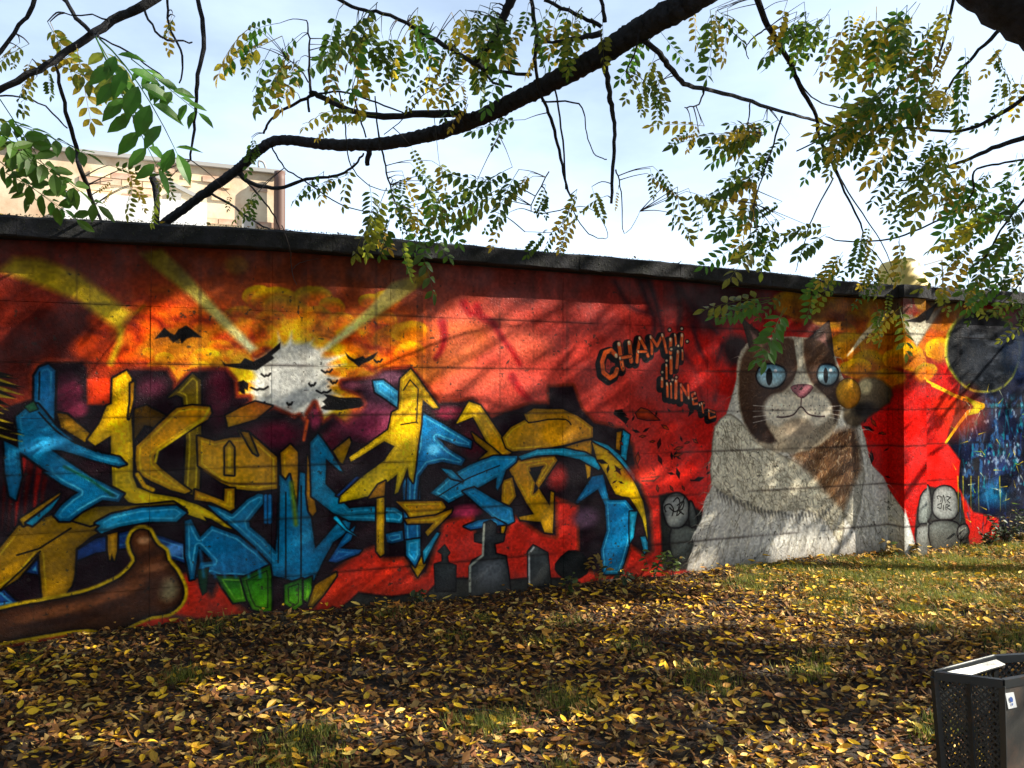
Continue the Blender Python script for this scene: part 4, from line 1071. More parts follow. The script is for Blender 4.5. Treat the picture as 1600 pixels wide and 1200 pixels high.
# railing and yellow hood behind the wall on the right
def rail():
    off = -6.0
    r = thing('white_railing', 'white metal railing glimpsed above the wall at the right edge', 'railing', W(wallhit(1560, 455, off)[0], 1.5, off))
    s0 = wallhit(1545, 440, off)[0]; s1 = wallhit(1640, 440, off)[0]
    h0 = wallhit(1570, 470, off)[1] - 2.5; h1 = wallhit(1570, 432, off)[1]; hm = wallhit(1570, 446, off)[1]
    for k in range(9):
        s = s0 + (s1 - s0) * k / 8
        m = MB(); m.bar(W(s, -0.05, off), W(s, h1 + (.12 if k % 4 == 2 else 0), off), .05 if k % 4 == 2 else .03); m.build('post', M_WHITE, r)
    for h in (h1, hm):
        m = MB(); m.bar(W(s0 - .1, h, off + .04), W(s1, h, off + .04), .035); m.build('rail', M_WHITE, r)
    off = -3.0
    r = thing('roof_frame', 'thin grey metal frame standing above the wall beside the yellow hood', 'metal frame', W(wallhit(1455, 455, off)[0], 1.5, off))
    P = [W(*wallhit(x, y, off), off) for x, y in ((1445, 414), (1472, 406), (1473, 428), (1452, 432))]
    for name, a, b in (('rail', P[0], P[1]), ('post', P[1], P[2]), ('rail', P[2], P[3])):
        m = MB(); m.bar(a, b, .018); m.build(name, M_TRIM, r)
    m = MB(); m.bar(P[2], Vector((P[2].x, P[2].y, -0.05)), .018); m.build('post', M_TRIM, r)
    # moulded yellow hood: rounded, deep, sitting on a post behind the wall
    off = -0.75
    hd = thing('yellow_hood', 'pale yellow rounded hood sticking up behind the wall top at right', 'yellow hood', W(wallhit(1432, 440, off)[0], 2.0, off))
    out = [(1412, 470), (1412, 430), (1411, 412), (1416, 404), (1426, 401), (1436, 405), (1442, 415), (1450, 432), (1458, 450), (1462, 470)]
    rows_ = []
    for dep, sc in ((0.0, .86), (.03, .97), (.08, 1.0), (.30, 1.0), (.36, .96), (.40, .84)):
        cx = 1434
        rr = []
        for x, y in out:
            s, h = wallhit(cx + (x - cx) * sc, 470 + (y - 470) * (1 - (1 - sc) * .35), off)
            rr.append(W(s, h, off - dep))
        rows_.append(rr)
    vs = [p for r_ in rows_ for p in r_]; k = len(out); fs = []
    for i in range(len(rows_) - 1):
        for j in range(k - 1):
            a = i * k + j; fs.append((a, a + 1, a + k + 1, a + k))
    fs += [tuple(range(k))[::-1], tuple((len(rows_) - 1) * k + j for j in range(k))]
    m = MB(); m.add(vs, fs); m.build('hood_shell', M_YEL, hd, True)
    m = MB(); c = W(wallhit(1436, 470, off)[0], 0, off - .2); m.bar(c + Vector((0, 0, -.05)), c + Vector((0, 0, 2.5)), .09); m.build('post', M_STEEL, hd)
rail()

# ------------------------------------------------------------------ the big tree whose limbs hang across the view
rt = random.Random(21)
TREE_BASE = Vector((3.7, 3.1, 0))
tree = thing('walnut_tree', 'big leafy tree with dark limb sweeping across the sky above the wall', 'tree', TREE_BASE)
BR_PTS = []      # (px, py, point, radius)
def branch(name, pts, mb=None, sides=7, n=6, rough=.05, wob=0.004):
    own = mb is None
    if own: mb = MB()
    P = [at(x, y, Y) if not isinstance(x, Vector) else x for (x, y, Y, r) in pts]
    R = [r for (_, _, _, r) in pts]
    q, rr = tube(mb, P, R, sides, n, rough, wob, rt)
    X, Yp, yc = project([tuple(v) for v in q])
    for a, b, p, r in zip(X, Yp, q, rr): BR_PTS.append((a, b, p, r))
    if own: return mb.build(name, M_BARK, tree, True)

tr = MB()
tube(tr, [TREE_BASE + Vector((0.1, 0, -0.2)), TREE_BASE + Vector((0, 0, .15)), Vector((3.45, 3.1, 1.0)), Vector((3.0, 3.15, 2.1)), at(1720, 88, 3.2), at(1626, 21, 3.2), at(1536, -39, 3.2), at(1440, -118, 3.25), at(1350, -210, 3.3), at(1330, -420, 3.4), at(1380, -800, 3.5), at(1450, -1300, 3.4)],
     [.30, .22, .18, .155, .135, .13, .125, .12, .12, .1, .08, .04], 14, 7, .05, .006, rt)
tr.build('trunk', M_BARK, tree, True)
branch('limb', [(1370, -200, 3.3, 0.0880), (1300, -150, 3.38, 0.0792), (1200, -85, 3.48, 0.0686), (1080, 0, 3.6, 0.0616), (1000, 46, 3.75, 0.0554), (940, 85, 3.9, 0.0510), (870, 124, 4.1, 0.0484), (800, 160, 4.3, 0.0449), (740, 188, 4.5, 0.0422), (680, 208, 4.7, 0.0405), (600, 224, 4.95, 0.0387), (520, 226, 5.2, 0.0361), (440, 219, 5.4, 0.0326), (408, 232, 5.6, 0.0334), (372, 264, 5.8, 0.0343), (312, 308, 5.95, 0.0317), (258, 348, 6.15, 0.0334), (190, 400, 6.4, 0.0317), (150, 520, 6.5, 0.0264)], sides=16, n=22, rough=.09, wob=.0035)
branch('limb', [(735, 182, 4.45, .022), (690, 177, 4.5, .021), (600, 182, 4.6, .019), (545, 172, 4.7, .017), (495, 148, 4.8, .016), (484, 146, 4.8, .012)], rough=.12)
TH_ = [
 [(490, 148, 4.8, .011), (455, 165, 4.9, .009), (425, 185, 5.1, .008), (412, 208, 5.4, .008)],
 [(486, 148, 4.8, .010), (483, 120, 4.8, .008), (484, 70, 4.7, .006), (479, 32, 4.7, .004)],
 [(484, 130, 4.8, .005), (465, 105, 4.7, .004), (450, 92, 4.7, .003)],
 [(482, 150, 4.8, .008), (483, 175, 4.8, .008)],
 [(495, 147, 4.8, .006), (540, 145, 4.75, .006), (600, 165, 4.7, .005), (630, 176, 4.6, .004)],
 [(510, -10, 4.3, .010), (560, 14, 4.3, .010), (608, 24, 4.3, .010), (680, 62, 4.3, .012), (740, 98, 4.2, .013), (770, 110, 4.2, .010), (830, 117, 4.1, .009)],
 [(800, -8, 4.0, .026), (790, 20, 4.05, .022), (770, 60, 4.1, .018), (742, 98, 4.2, .013)],
 [(750, 100, 4.2, .008), (770, 128, 4.3, .007), (800, 136, 4.3, .006)],
 [(828, -10, 3.9, .010), (838, 55, 3.95, .010), (836, 100, 4.0, .009), (845, 145, 4.1, .009), (860, 185, 4.2, .009), (874, 235, 4.3, .008), (885, 290, 4.4, .007), (898, 318, 4.4, .004)],
 [(866, 132, 4.1, .005), (877, 200, 4.2, .005), (884, 296, 4.3, .004)],
 [(846, 158, 4.1, .005), (905, 163, 4.1, .004), (915, 200, 4.15, .003), (928, 240, 4.15, .003), (948, 249, 4.1, .003)],
 [(938, -10, 3.7, .008), (945, 35, 3.75, .010)],
 [(856, 66, 3.9, .006), (900, 60, 3.8, .011), (938, 52, 3.75, .016)],
 [(850, 0, 3.8, .008), (900, 22, 3.8, .009), (940, 42, 3.8, .010)],
 [(945, 90, 3.85, .018), (950, 130, 3.9, .013), (955, 165, 3.95, .013), (960, 200, 4.0, .010), (958, 260, 4.05, .009), (955, 318, 4.1, .007)],
 [(962, 265, 4.05, .004), (970, 300, 4.1, .003), (975, 365, 4.1, .002), (1000, 330, 4.1, .001)],
 [(1003, 60, 3.75, .014), (1030, 84, 3.75, .014), (1052, 112, 3.8, .013), (1076, 133, 3.85, .012), (1130, 145, 3.9, .010), (1200, 168, 4.0, .010), (1250, 182, 4.1, .009), (1280, 190, 4.1, .008), (1318, 204, 4.1, .006)],
 [(1100, 138, 3.85, .005), (1092, 162, 3.85, .004), (1070, 168, 3.85, .003)],
 [(1172, 160, 4.0, .004), (1168, 200, 4.0, .003), (1162, 230, 4.0, .002)],
 [(1180, -12, 3.6, .018), (1200, 40, 3.65, .016), (1230, 90, 3.7, .014), (1250, 135, 3.75, .013), (1275, 180, 3.8, .011), (1280, 215, 3.85, .010), (1297, 247, 3.9, .009), (1320, 300, 4.0, .007), (1345, 350, 4.1, .006), (1348, 372, 4.1, .004)],
 [(1300, 252, 3.9, .006), (1325, 300, 4.0, .005), (1362, 355, 4.1, .004), (1390, 405, 4.2, .003), (1398, 440, 4.3, .002)],
 [(1202, 42, 3.6, .005), (1180, 56, 3.6, .004), (1165, 75, 3.6, .003), (1170, 92, 3.6, .002)],
 [(1222, 182, 4.0, .006), (1205, 235, 4.05, .005), (1190, 280, 4.1, .004), (1178, 318, 4.1, .003)],
 [(1302, 278, 3.95, .005), (1270, 340, 4.1, .004), (1255, 385, 4.2, .003), (1243, 425, 4.3, .002)],
 [(1245, 118, 3.7, .005), (1268, 152, 3.75, .004), (1310, 168, 3.8, .004), (1350, 170, 3.8, .003)],
 [(1610, -5, 3.3, .015), (1575, 35, 3.3, .012), (1530, 78, 3.35, .009), (1495, 118, 3.4, .007), (1480, 140, 3.4, .006), (1465, 158, 3.4, .004), (1440, 168, 3.45, .003)],
 [(1492, -10, 3.3, .008), (1475, 60, 3.35, .007), (1462, 105, 3.4, .004)],
 [(1610, 145, 3.2, .012), (1560, 180, 3.3, .010), (1500, 205, 3.4, .008), (1420, 200, 3.6, .007), (1320, 205, 3.8, .006), (1245, 236, 4.0, .004)],
 [(1610, 212, 3.3, .014), (1560, 228, 3.35, .012), (1510, 250, 3.4, .009), (1450, 272, 3.5, .006), (1400, 285, 3.6, .004)],
 [(1610, 248, 3.6, .006), (1560, 256, 3.6, .006), (1522, 268, 3.6, .006), (1520, 300, 3.7, .006), (1500, 325, 3.8, .006), (1450, 352, 3.9, .006), (1390, 374, 4.0, .006), (1320, 377, 4.1, .005), (1290, 370, 4.1, .003)],
 [(1345, 376, 4.05, .004), (1370, 400, 4.1, .003), (1395, 440, 4.2, .003)],
 [(1610, 300, 3.5, .008), (1570, 350, 3.6, .006), (1540, 400, 3.8, .005), (1500, 430, 3.9, .003)],
 [(1610, 420, 3.4, .005), (1580, 460, 3.5, .003), (1560, 480, 3.5, .002)],
 [(-15, 148, 2.6, .011), (60, 108, 2.6, .011), (120, 70, 2.65, .012), (190, 26, 2.7, .014), (245, -5, 2.7, .016), (420, -160, 2.8, .022), (800, -400, 3.0, .035), (1150, -450, 3.2, .05), (1330, -400, 3.35, .07)],
 [(-15, 100, 2.9, .007), (30, 40, 2.9, .007), (56, -10, 2.9, .008), (70, -200, 2.9, .012), (420, -300, 2.9, .02)],
 [(96, -10, 2.7, .007), (120, 28, 2.65, .007), (146, 54, 2.65, .007)],
 [(148, 56, 2.6, .004), (170, 30, 2.6, .003), (100, 20, 2.6, .002)],
 [(308, -10, 3.6, .011), (318, 60, 3.6, .011), (308, 130, 3.6, .009), (304, 190, 3.7, .007), (298, 250, 3.8, .005)],
 [(262, -10, 3.4, .006), (264, 40, 3.4, .005), (285, 86, 3.4, .005), (280, 130, 3.4, .003)],
 [(225, 10, 2.9, .005), (240, 45, 2.9, .004), (262, 62, 2.9, .004), (300, 66, 3.2, .003)],
 [(148, 57, 2.6, .003), (200, 80, 2.55, .003), (256, 122, 2.5, .002)],
 [(85, 95, 3.2, .006), (100, 160, 3.3, .008), (118, 230, 3.5, .010), (135, 290, 3.7, .010), (158, 345, 6.0, .010)],
 [(0, 150, 2.6, .003), (60, 160, 2.9, .003), (105, 200, 3.3, .003)],
 [(372, 268, 5.8, .022), (390, 285, 5.8, .016), (435, 294, 5.7, .014), (480, 280, 5.6, .012), (520, 276, 5.5, .010), (550, 262, 5.3, .008), (568, 240, 5.1, .006)],
 [(578, 228, 5.0, .020), (574, 258, 5.0, .014)],
 [(325, 300, 5.9, .010), (360, 320, 6.0, .009), (395, 345, 6.2, .007), (430, 362, 6.4, .006)],
 [(375, 272, 5.8, .008), (400, 300, 6.0, .007), (430, 340, 6.2, .005), (440, 368, 6.4, .004)],
 [(425, 230, 5.5, .006), (445, 262, 5.5, .005), (480, 285, 5.5, .005), (530, 318, 5.4, .004), (580, 332, 5.3, .003)],
 [(530, 145, 4.8, .005), (540, 200, 4.8, .005), (545, 250, 4.8, .004), (570, 285, 4.8, .003), (610, 300, 4.8, .002)],
 [(550, 140, 4.7, .006), (560, 175, 4.7, .006), (572, 215, 4.75, .005)],
 [(586, 150, 4.7, .004), (592, 215, 4.8, .006), (600, 250, 4.8, .006), (612, 300, 4.8, .005), (628, 345, 4.9, .004), (640, 375, 4.9, .002)],
 [(700, 130, 4.4, .003), (660, 150, 4.5, .003), (640, 176, 4.6, .003), (600, 210, 4.7, .003)],
 [(765, 190, 4.4, .005), (778, 205, 4.4, .003), (780, 212, 4.4, .002)],
 [(1000, 46, 3.7, .005), (990, 85, 3.75, .004), (978, 112, 3.8, .003)],
 [(858, 268, 4.4, .004), (830, 330, 4.4, .003), (885, 326, 4.4, .003), (895, 322, 4.4, .002)],
 [(893, 320, 4.4, .003), (870, 360, 4.4, .002), (820, 362, 4.4, .0015)],
 [(893, 325, 4.4, .003), (920, 365, 4.4, .003), (950, 370, 4.4, .002), (930, 330, 4.4, .002), (893, 322, 4.4, .002)],
]
def push(p):
    x, y, Y, r = p
    t = min(max((x - 1010) / 330, 0), 1); t = t * t * (3 - 2 * t)
    Y2 = Y + 2.5 * t
    return (x, y, Y2, r * Y2 / Y * (1 - .2 * t))
TH_ = [[push(p) for p in pts] if pts[0][2] < 5.5 and max(p[1] for p in pts) < 500 and min(p[0] for p in pts) > 900 else pts for pts in TH_]
for pts in TH_:
    branch('branch', pts, sides=6 if max(p[3] for p in pts) < .012 else 8, n=5, rough=.10, wob=.004)
stub = MB(); tube(stub, [at(244, 352, 6.15), at(245, 320, 6.15), at(243, 290, 6.15), at(236, 276, 6.12)], [.022, .022, .03, .024], 8, 4, .12, .004, rt)
stub.build('branch', M_BARK, tree, True)

# compound leaves -----------------------------------------------------------
def leaflet(vs, fs, b, d, nrm, L, w_, curl):
    side = d.cross(nrm).normalized()
    prof = [(0, 0), (.18, .62), (.42, 1.0), (.72, .72), (1.0, 0)]
    k = len(vs); mid = []; lf = []; rt_ = []
    for t, ww in prof:
        c = b + d * (L * t) - nrm * (curl * L * t * t)
        mid.append(c)
        if 0 < ww:
            lf.append(c + side * (ww * w_ / 2) + nrm * (.12 * ww * w_)); rt_.append(c - side * (ww * w_ / 2) + nrm * (.12 * ww * w_))
    vs += mid + lf + rt_
    m = k; l = k + 5; r = k + 8
    fs += [(m, l, m + 1), (m + 1, l, l + 1, m + 2), (m + 2, l + 1, l + 2, m + 3), (m + 3, l + 2, m + 4),
           (m, m + 1, r), (m + 1, m + 2, r + 1, r), (m + 2, m + 3, r + 2, r + 1), (m + 3, m + 4, r + 2)]

def make_frond(seed, pairs, missing=0.0, slim=1.0):
    q = random.Random(seed); vs = []; fs = []
    bend = q.uniform(.1, .35); sw = q.uniform(-.15, .15)
    cur = lambda t: Vector((t, sw * t * t, -bend * t * t))
    n = 6
    for i in range(n + 1):       # rachis, three-sided
        c = cur(i / n); r = .007 * (1 - .6 * i / n)
        for a in range(3): vs.append(c + Vector((0, math.cos(a * 2.094) * r, math.sin(a * 2.094) * r)))
    for i in range(n):
        for a in range(3):
            x = i * 3 + a; y = i * 3 + (a + 1) % 3; fs.append((x, y, y + 3, x + 3))
    for k in range(pairs):
        t = .22 + .74 * k / (pairs - 1)
        tang = (cur(min(t + .02, 1)) - cur(t - .02)).normalized()
        sz = .235 * (1 - .35 * abs(k / (pairs - 1) - .5)) * q.uniform(.9, 1.1)
        for sgn in (-1, 1):
            if q.random() < missing: continue
            nr = Vector((q.uniform(-.35, .35), q.uniform(-.35, .35), 1)).normalized()
            d = (tang * q.uniform(.35, .65) + Vector((0, sgn, 0)) + Vector((0, 0, -q.uniform(.1, .6)))).normalized()
            nr = (nr - d * nr.dot(d)).normalized()
            leaflet(vs, fs, cur(t) + d * .01, d, nr, sz, sz * .50 * slim, q.uniform(.05, .3))
    d = (cur(1) - cur(.95)).normalized(); nr = Vector((0, 0.2, 1)); nr = (nr - d * nr.dot(d)).normalized()
    leaflet(vs, fs, cur(1), d, nr, .22, .09 * slim, .15)
    return vs, fs
FR = [make_frond(100 + i, [6, 7, 8, 6, 7, 5][i % 6], [0, 0, .15, .05, .3, 0][i % 6], [1, .9, 1.1, 1][i % 4]) for i in range(16)]
FMESH = {}
for i, (v, f) in enumerate(FR):
    for c in range(3):
        me = bpy.data.meshes.new('leaf'); me.from_pydata([tuple(p) for p in v], [], f)
        me.materials.append(M_FROND[c]); me.update(); FMESH[(i, c)] = me

# regions: x0 y0 x1 y1 count yellow(0..1) angle(deg, 0 right 90 down) length px
REG = [(395, 20, 470, 80, 7, .5, 140, 75), (450, 50, 560, 95, 7, .3, 110, 78), (415, 80, 480, 100, 4, .2, 120, 60), (515, 0, 600, 50, 6, .3, 105, 70), (560, 10, 660, 60, 7, .2, 95, 70), (545, 60, 580, 100, 2, 1, 95, 60),
       (600, 45, 640, 80, 3, .2, 100, 60), (640, 0, 800, 80, 24, .3, 95, 65), (690, 60, 800, 100, 8, .25, 105, 60), (800, 0, 900, 60, 12, .4, 100, 60), (880, 5, 960, 40, 5, .6, 100, 50), (650, 110, 740, 165, 6, .8, 130, 50),
       (520, 135, 620, 190, 6, .9, 145, 48), (440, 110, 480, 145, 3, .8, 160, 45), (1000, 10, 1055, 55, 5, .25, 95, 60), (1070, 5, 1140, 30, 5, .6, 75, 60), (1085, 15, 1110, 35, 2, 0, 85, 70), (985, 80, 1035, 150, 8, .15, 100, 50),
       (625, 225, 690, 260, 4, .5, 60, 55), (600, 260, 680, 310, 7, .5, 80, 60), (560, 280, 660, 330, 8, .15, 85, 60), (610, 310, 680, 350, 7, .2, 70, 60), (575, 330, 600, 345, 2, 0, 95, 60), (480, 255, 560, 280, 4, .8, 120, 45),
       (740, 285, 800, 310, 6, .05, 155, 75), (790, 250, 850, 280, 4, .1, 140, 60), (830, 285, 880, 310, 3, .1, 120, 45), (760, 320, 800, 340, 3, .1, 140, 50), (840, 330, 900, 370, 5, .1, 110, 42),
       (900, 275, 1000, 310, 5, .8, 110, 40), (1010, 250, 1050, 300, 3, .6, 60, 45), (1030, 290, 1110, 340, 5, .2, 70, 50), (780, 150, 830, 190, 2, .1, 130, 60), (1080, 185, 1200, 215, 10, .65, 155, 60),
       (1180, 185, 1240, 215, 6, .2, 150, 60), (1170, 220, 1230, 290, 7, .35, 125, 60), (1160, 310, 1240, 380, 10, .15, 150, 65), (1250, 350, 1300, 370, 4, .1, 140, 50), (1345, 340, 1410, 380, 6, .1, 90, 50), (1300, 390, 1340, 420, 4, .15, 120, 50),
       (1225, 0, 1320, 40, 8, .3, 115, 62), (1310, 0, 1420, 60, 14, .5, 105, 62), (1400, 0, 1500, 60, 12, .5, 100, 62), (1420, 50, 1520, 110, 11, .45, 110, 62), (1360, 120, 1500, 160, 16, .2, 155, 72), (1340, 150, 1480, 210, 18, .3, 155, 68),
       (1300, 195, 1400, 235, 7, .3, 145, 60), (1400, 205, 1520, 260, 14, .12, 150, 66), (1480, 130, 1570, 170, 6, .4, 100, 52), (1500, 225, 1600, 280, 11, .25, 120, 60), (1400, 270, 1500, 310, 6, .2, 150, 52), (1540, 60, 1600, 120, 5, .3, 110, 50),
       (1520, 290, 1610, 350, 12, .15, 140, 60), (1500, 345, 1610, 410, 14, .2, 140, 58), (1520, 400, 1600, 440, 8, .3, 130, 52), (1330, 410, 1400, 440, 5, .2, 110, 45), (1400, 300, 1440, 320, 2, .1, 130, 50),
       (1198, 462, 1236, 482, 5, 0, 155, 74), (1370, 445, 1410, 480, 4, .05, 115, 52), (1270, 415, 1310, 430, 3, .1, 100, 50), (1450, 435, 1490, 450, 2, 1, 70, 40), (1585, 445, 1610, 520, 4, 0, 130, 50), (1500, 440, 1530, 460, 2, .1, 100, 45),
       (600, 358, 650, 366, 2, 0, 85, 62), (150, 250, 260, 300, 6, .6, 110, 42), (350, 290, 420, 320, 4, .7, 110, 40), (50, 80, 120, 130, 5, .6, 100, 50), (60, 30, 90, 60, 2, .8, 60, 60), (20, 50, 70, 80, 3, .3, 100, 45), (240, 20, 290, 40, 2, .9, 140, 40), (360, 180, 400, 220, 2, .2, 120, 40)]
FROND = []     # (base, dir, up, len, variant, colour)
bx = np.array([b[0] for b in BR_PTS]); by = np.array([b[1] for b in BR_PTS]); bd = np.array([b[2].y for b in BR_PTS]); br = np.array([b[3] for b in BR_PTS])
twig = MB()
def add_frond(px, py, ang, Lpx, yel, depth=None, real=None, connect=True, colr=None):
    dd = (bx - px) ** 2 + (by - py) ** 2 + 1e5 * ((br > .03) | (bd > 5.6))
    k = int(np.argmin(dd))
    Y = depth or float(bd[k]) + rt.uniform(-.2, .2)
    base = at(px, py, Y)
    a = math.radians(ang)
    d = Vector((math.cos(a), rt.gauss(0, .35), -math.sin(a))).normalized()
    L = Lpx / F * Y
    up = Vector((rt.gauss(0, .35), -0.95 + rt.gauss(0, .4), 0.6 + rt.gauss(0, .3)))
    c = colr if colr is not None else (rt.choice([1, 2, 2]) if rt.random() < yel else rt.choice([0, 0, 0, 1]))
    FROND.append((base, d, up, L, rt.randrange(len(FR)), c))
    if connect and dd[k] < 95 ** 2:
        P = BR_PTS[k][2]; m = (P + base) / 2 + Vector((0, rt.uniform(-.01, .01), rt.uniform(.0, .018)))
        tube(twig, [P, m, base], [.0035, .0025, .0016], 4, 3, 0, 0, rt)
for (x0, y0, x1, y1, n, yel, ang, L) in REG:
    for k in range(int(n * (1.2 if x0 > 1000 else 1.0) + .5)):
        add_frond(rt.uniform(x0, x1), rt.uniform(y0, y1), ang + rt.gauss(0, 22), L * rt.choice([.65, .85, 1.0, 1.15, 1.3, 1.45]) * rt.uniform(.9, 1.1), yel)
# close fronds, upper left
for px, py, ang, L, c, Y in ((150, 58, 68, 210, 0, 2.2), (155, 60, 40, 230, 0, 2.25), (150, 60, 52, 170, 1, 2.4), (100, 105, 25, 120, 1, 2.4), (205, 92, 38, 150, 0, 2.3), (0, 155, 62, 140, 0, 2.1), (-30, 190, 32, 160, 0, 2.0), (-20, 215, 20, 170, 0, 2.0), (-20, 235, 42, 150, 0, 2.05),
                             (-25, 180, 12, 150, 0, 2.15), (-10, 260, 28, 110, 0, 2.1), (20, 205, 50, 130, 0, 2.2), (120, 75, 80, 110, 2, 2.6), (-10, 165, 75, 90, 1, 2.4), (170, 258, 20, 60, 0, 3.6), (195, 262, 60, 50, 2, 3.6), (235, 280, 30, 40, 1, 3.6)):
    add_frond(px, py, ang, L, 0, depth=Y, colr=c, connect=px > 60)
tw = twig.build('twigs', M_TWIG, tree, True); tw['kind'] = 'stuff'
def frond_matrix(base, d, up, L):
    z = (up - d * up.dot(d)).normalized(); y = z.cross(d)
    R = Matrix((d, y, z)).transposed().to_4x4()
    return Matrix.Translation(base) @ R @ Matrix.Scale(L, 4)
vis = sorted(range(len(FROND)), key=lambda i: -FROND[i][3] / FROND[i][0].y)
X_f, Y_f, _ = project([tuple(f[0] + f[1] * f[3] * .5) for f in FROND])
inview = [i for i in vis if -30 < X_f[i] < 1630 and -30 < Y_f[i]]
single = set(inview[:298])
def batch(items, name, parent):
    for c in range(3):
        V = []; Fa = []; b = 0
        me = None
        its = [q for q in items if q[5] == c]
        if not its: continue
        vs = []; fs = []
        for (base, d, up, L, var, _) in its:
            M = frond_matrix(base, d, up, L); v, f = FR[var]; b = len(vs)
            vs += [tuple(M @ p) for p in v]; fs += [tuple(i + b for i in q) for q in f]
        me = bpy.data.meshes.new(name); me.from_pydata(vs, [], fs); me.materials.append(M_FROND[c]); me.update()
        o = link(name, me, None, parent); o['kind'] = 'stuff'
for i in sorted(single):
    base, d, up, L, var, c = FROND[i]
    o = bpy.data.objects.new('leaf', FMESH[(var, c)]); col.objects.link(o); o.parent = tree
    o.matrix_local = Matrix.Translation(-tree.location) @ frond_matrix(base, d, up, L)
batch([FROND[i] for i in range(len(FROND)) if i not in single], 'foliage', tree)

# ------------------------------------------------------------------ crowns beyond the right edge and overhead: they throw the dappled shade; added ones dim the sky
LITW = [(1356, 540, 22, 90, 0, 1.0), (1356, 760, 22, 120, 0, 1.0), (700, 555, 170, 62, -33, .80), (830, 500, 80, 40, -33, .6), (600, 455, 70, 22, -20, .5), (30, 415, 45, 12, -12, .9), (20, 452, 40, 10, -20, .8), (200, 560, 110, 70, -10, .5), (190, 620, 26, 48, 0, .9), (150, 600, 26, 30, 0, .8), (80, 700, 60, 12, -20, .6), (195, 678, 40, 10, -30, .7),
        (455, 600, 90, 60, -30, .85), (650, 630, 50, 70, -30, .95), (690, 705, 40, 20, 0, .4), (985, 778, 36, 22, 0, .85), (940, 780, 30, 20, 0, .5), (560, 905, 120, 30, -10, .5), (280, 862, 26, 12, 0, .6), (150, 992, 60, 16, 0, .95), (770, 758, 26, 14, 0, .7),
        (1445, 540, 40, 90, 0, .9), (1260, 450, 50, 16, -15, .9), (1130, 610, 40, 26, -10, .5), (1430, 760, 30, 120, 0, .95), (1250, 868, 190, 36, -8, 1.0), (1545, 545, 60, 60, -20, .8), (1540, 720, 80, 90, -30, .75), (960, 470, 80, 26, -15, .75), (960, 570, 90, 60, -20, .35),
        (1480, 830, 50, 50, 0, .9), (1300, 500, 40, 24, -10, .7), (1372, 600, 24, 16, 0, .9), (1370, 800, 14, 60, 0, .9), (1050, 745, 60, 14, -5, .7), (1290, 580, 24, 20, 0, .6), (860, 800, 30, 14, 0, .4), (790, 600, 80, 26, -25, .8), (1300, 700, 60, 60, -30, .2), (300, 480, 60, 20, -20, .45)]
LITG = [(1370, 905, 330, 44, 0, 1.0), (1250, 958, 380, 22, 0, .95), (1520, 880, 140, 36, 0, 1.0), (150, 1012, 70, 16, 0, .95), (40, 1072, 70, 12, 0, .85), (720, 1140, 190, 24, 0, 1.0), (1180, 1052, 260, 18, 0, .95), (1330, 1160, 180, 40, 0, 1.0), (340, 1082, 70, 16, 0, 1.0), (540, 1118, 170, 14, 0, .85),
        (900, 1192, 260, 16, 0, .8), (100, 1165, 160, 12, 0, .5), (1250, 1000, 120, 14, 0, .7), (560, 1050, 90, 8, 0, .5), (900, 1010, 120, 10, 0, .5), (420, 1150, 90, 10, 0, .55)]
def lit(px, py, L, base):
    v = np.full(px.shape, base)
    for (cx, cy, rx, ry, a, wt) in L:
        ca, sa = math.cos(math.radians(a)), math.sin(math.radians(a))
        u = ((px - cx) * ca + (py - cy) * sa) / rx; w_ = (-(px - cx) * sa + (py - cy) * ca) / ry
        r2 = u * u + w_ * w_
        v = np.maximum(v, wt * np.clip(2.0 - 1.3 * r2, 0, 1))
    return v
def shade_prob(P):
    S = np.array(SUN); Nn = np.array(N); p0 = np.array(P0)
    den = -(S @ Nn)
    tw_ = ((P - p0) @ Nn) / (S @ Nn)            # travel back along the sun to the wall plane
    tg = P[:, 2] / S[2]
    Qw = P - tw_[:, None] * S; Qg = P - tg[:, None] * S
    wallfirst = (tw_ > 0) & (tw_ < tg)
    inw = wallfirst & (Qw[:, 2] < 2.8)
    xw, yw, _ = project(Qw); xg, yg, c = project(Qg)
    g_ok = (c > .5) & (xg > -100) & (xg < 1700) & (yg < 1300)
    pw = lit(xw, yw, LITW, .20); pg = np.where(g_ok, lit(xg, yg, LITG, .12), .3)
    w_ok = (xw > -150) & (xw < 1700)
    return np.clip(np.where(inw, np.where(w_ok, 1 - pw, .6), 1 - pg), 0, 1) ** 2.0
def crown(name, parent, centre, radii, n, seed, size=.17, dens=1.0):
    g = np.random.default_rng(seed)
    u = g.normal(size=(n * 3, 3)); u /= np.linalg.norm(u, axis=1)[:, None]
    P = np.array(centre) + u * (g.random((n * 3, 1)) ** .45) * np.array(radii)
    P = P[P[:, 2] > .9]
    px, py, yc = project(P)
    off = (yc < .2) | (px > 1600 + 260 / np.maximum(yc, .3)) | (py < -260 / np.maximum(yc, .3)) | (px < -150)
    P = P[off]
    keep = g.random(len(P)) < shade_prob(P) * dens  # leaves thinned so the crown's gaps shape the sun patches
    P = P[keep][:n]
    m = len(P)
    a = g.normal(size=(m, 3)); a /= np.linalg.norm(a, axis=1)[:, None]
    b = g.normal(size=(m, 3)); b -= (b * a).sum(1)[:, None] * a; b /= np.linalg.norm(b, axis=1)[:, None]
    L = size * g.uniform(.6, 1.25, (m, 1)); Wd = L * .42
    V = np.stack([P - a * L / 2, P + b * Wd / 2, P + a * L / 2, P - b * Wd / 2], 1).reshape(-1, 3)
    Fa = np.arange(m * 4).reshape(m, 4)
    c = np.where(g.random((m, 1)) < .4, [[.20, .17, .02]], [[.05, .10, .016]]) * g.uniform(.6, 1.3, (m, 1))
    o = link(name, npmesh(name, V, Fa, colr=np.repeat(c, 4, 0)), M_GRASS, parent)
    o['kind'] = 'stuff'
    return m
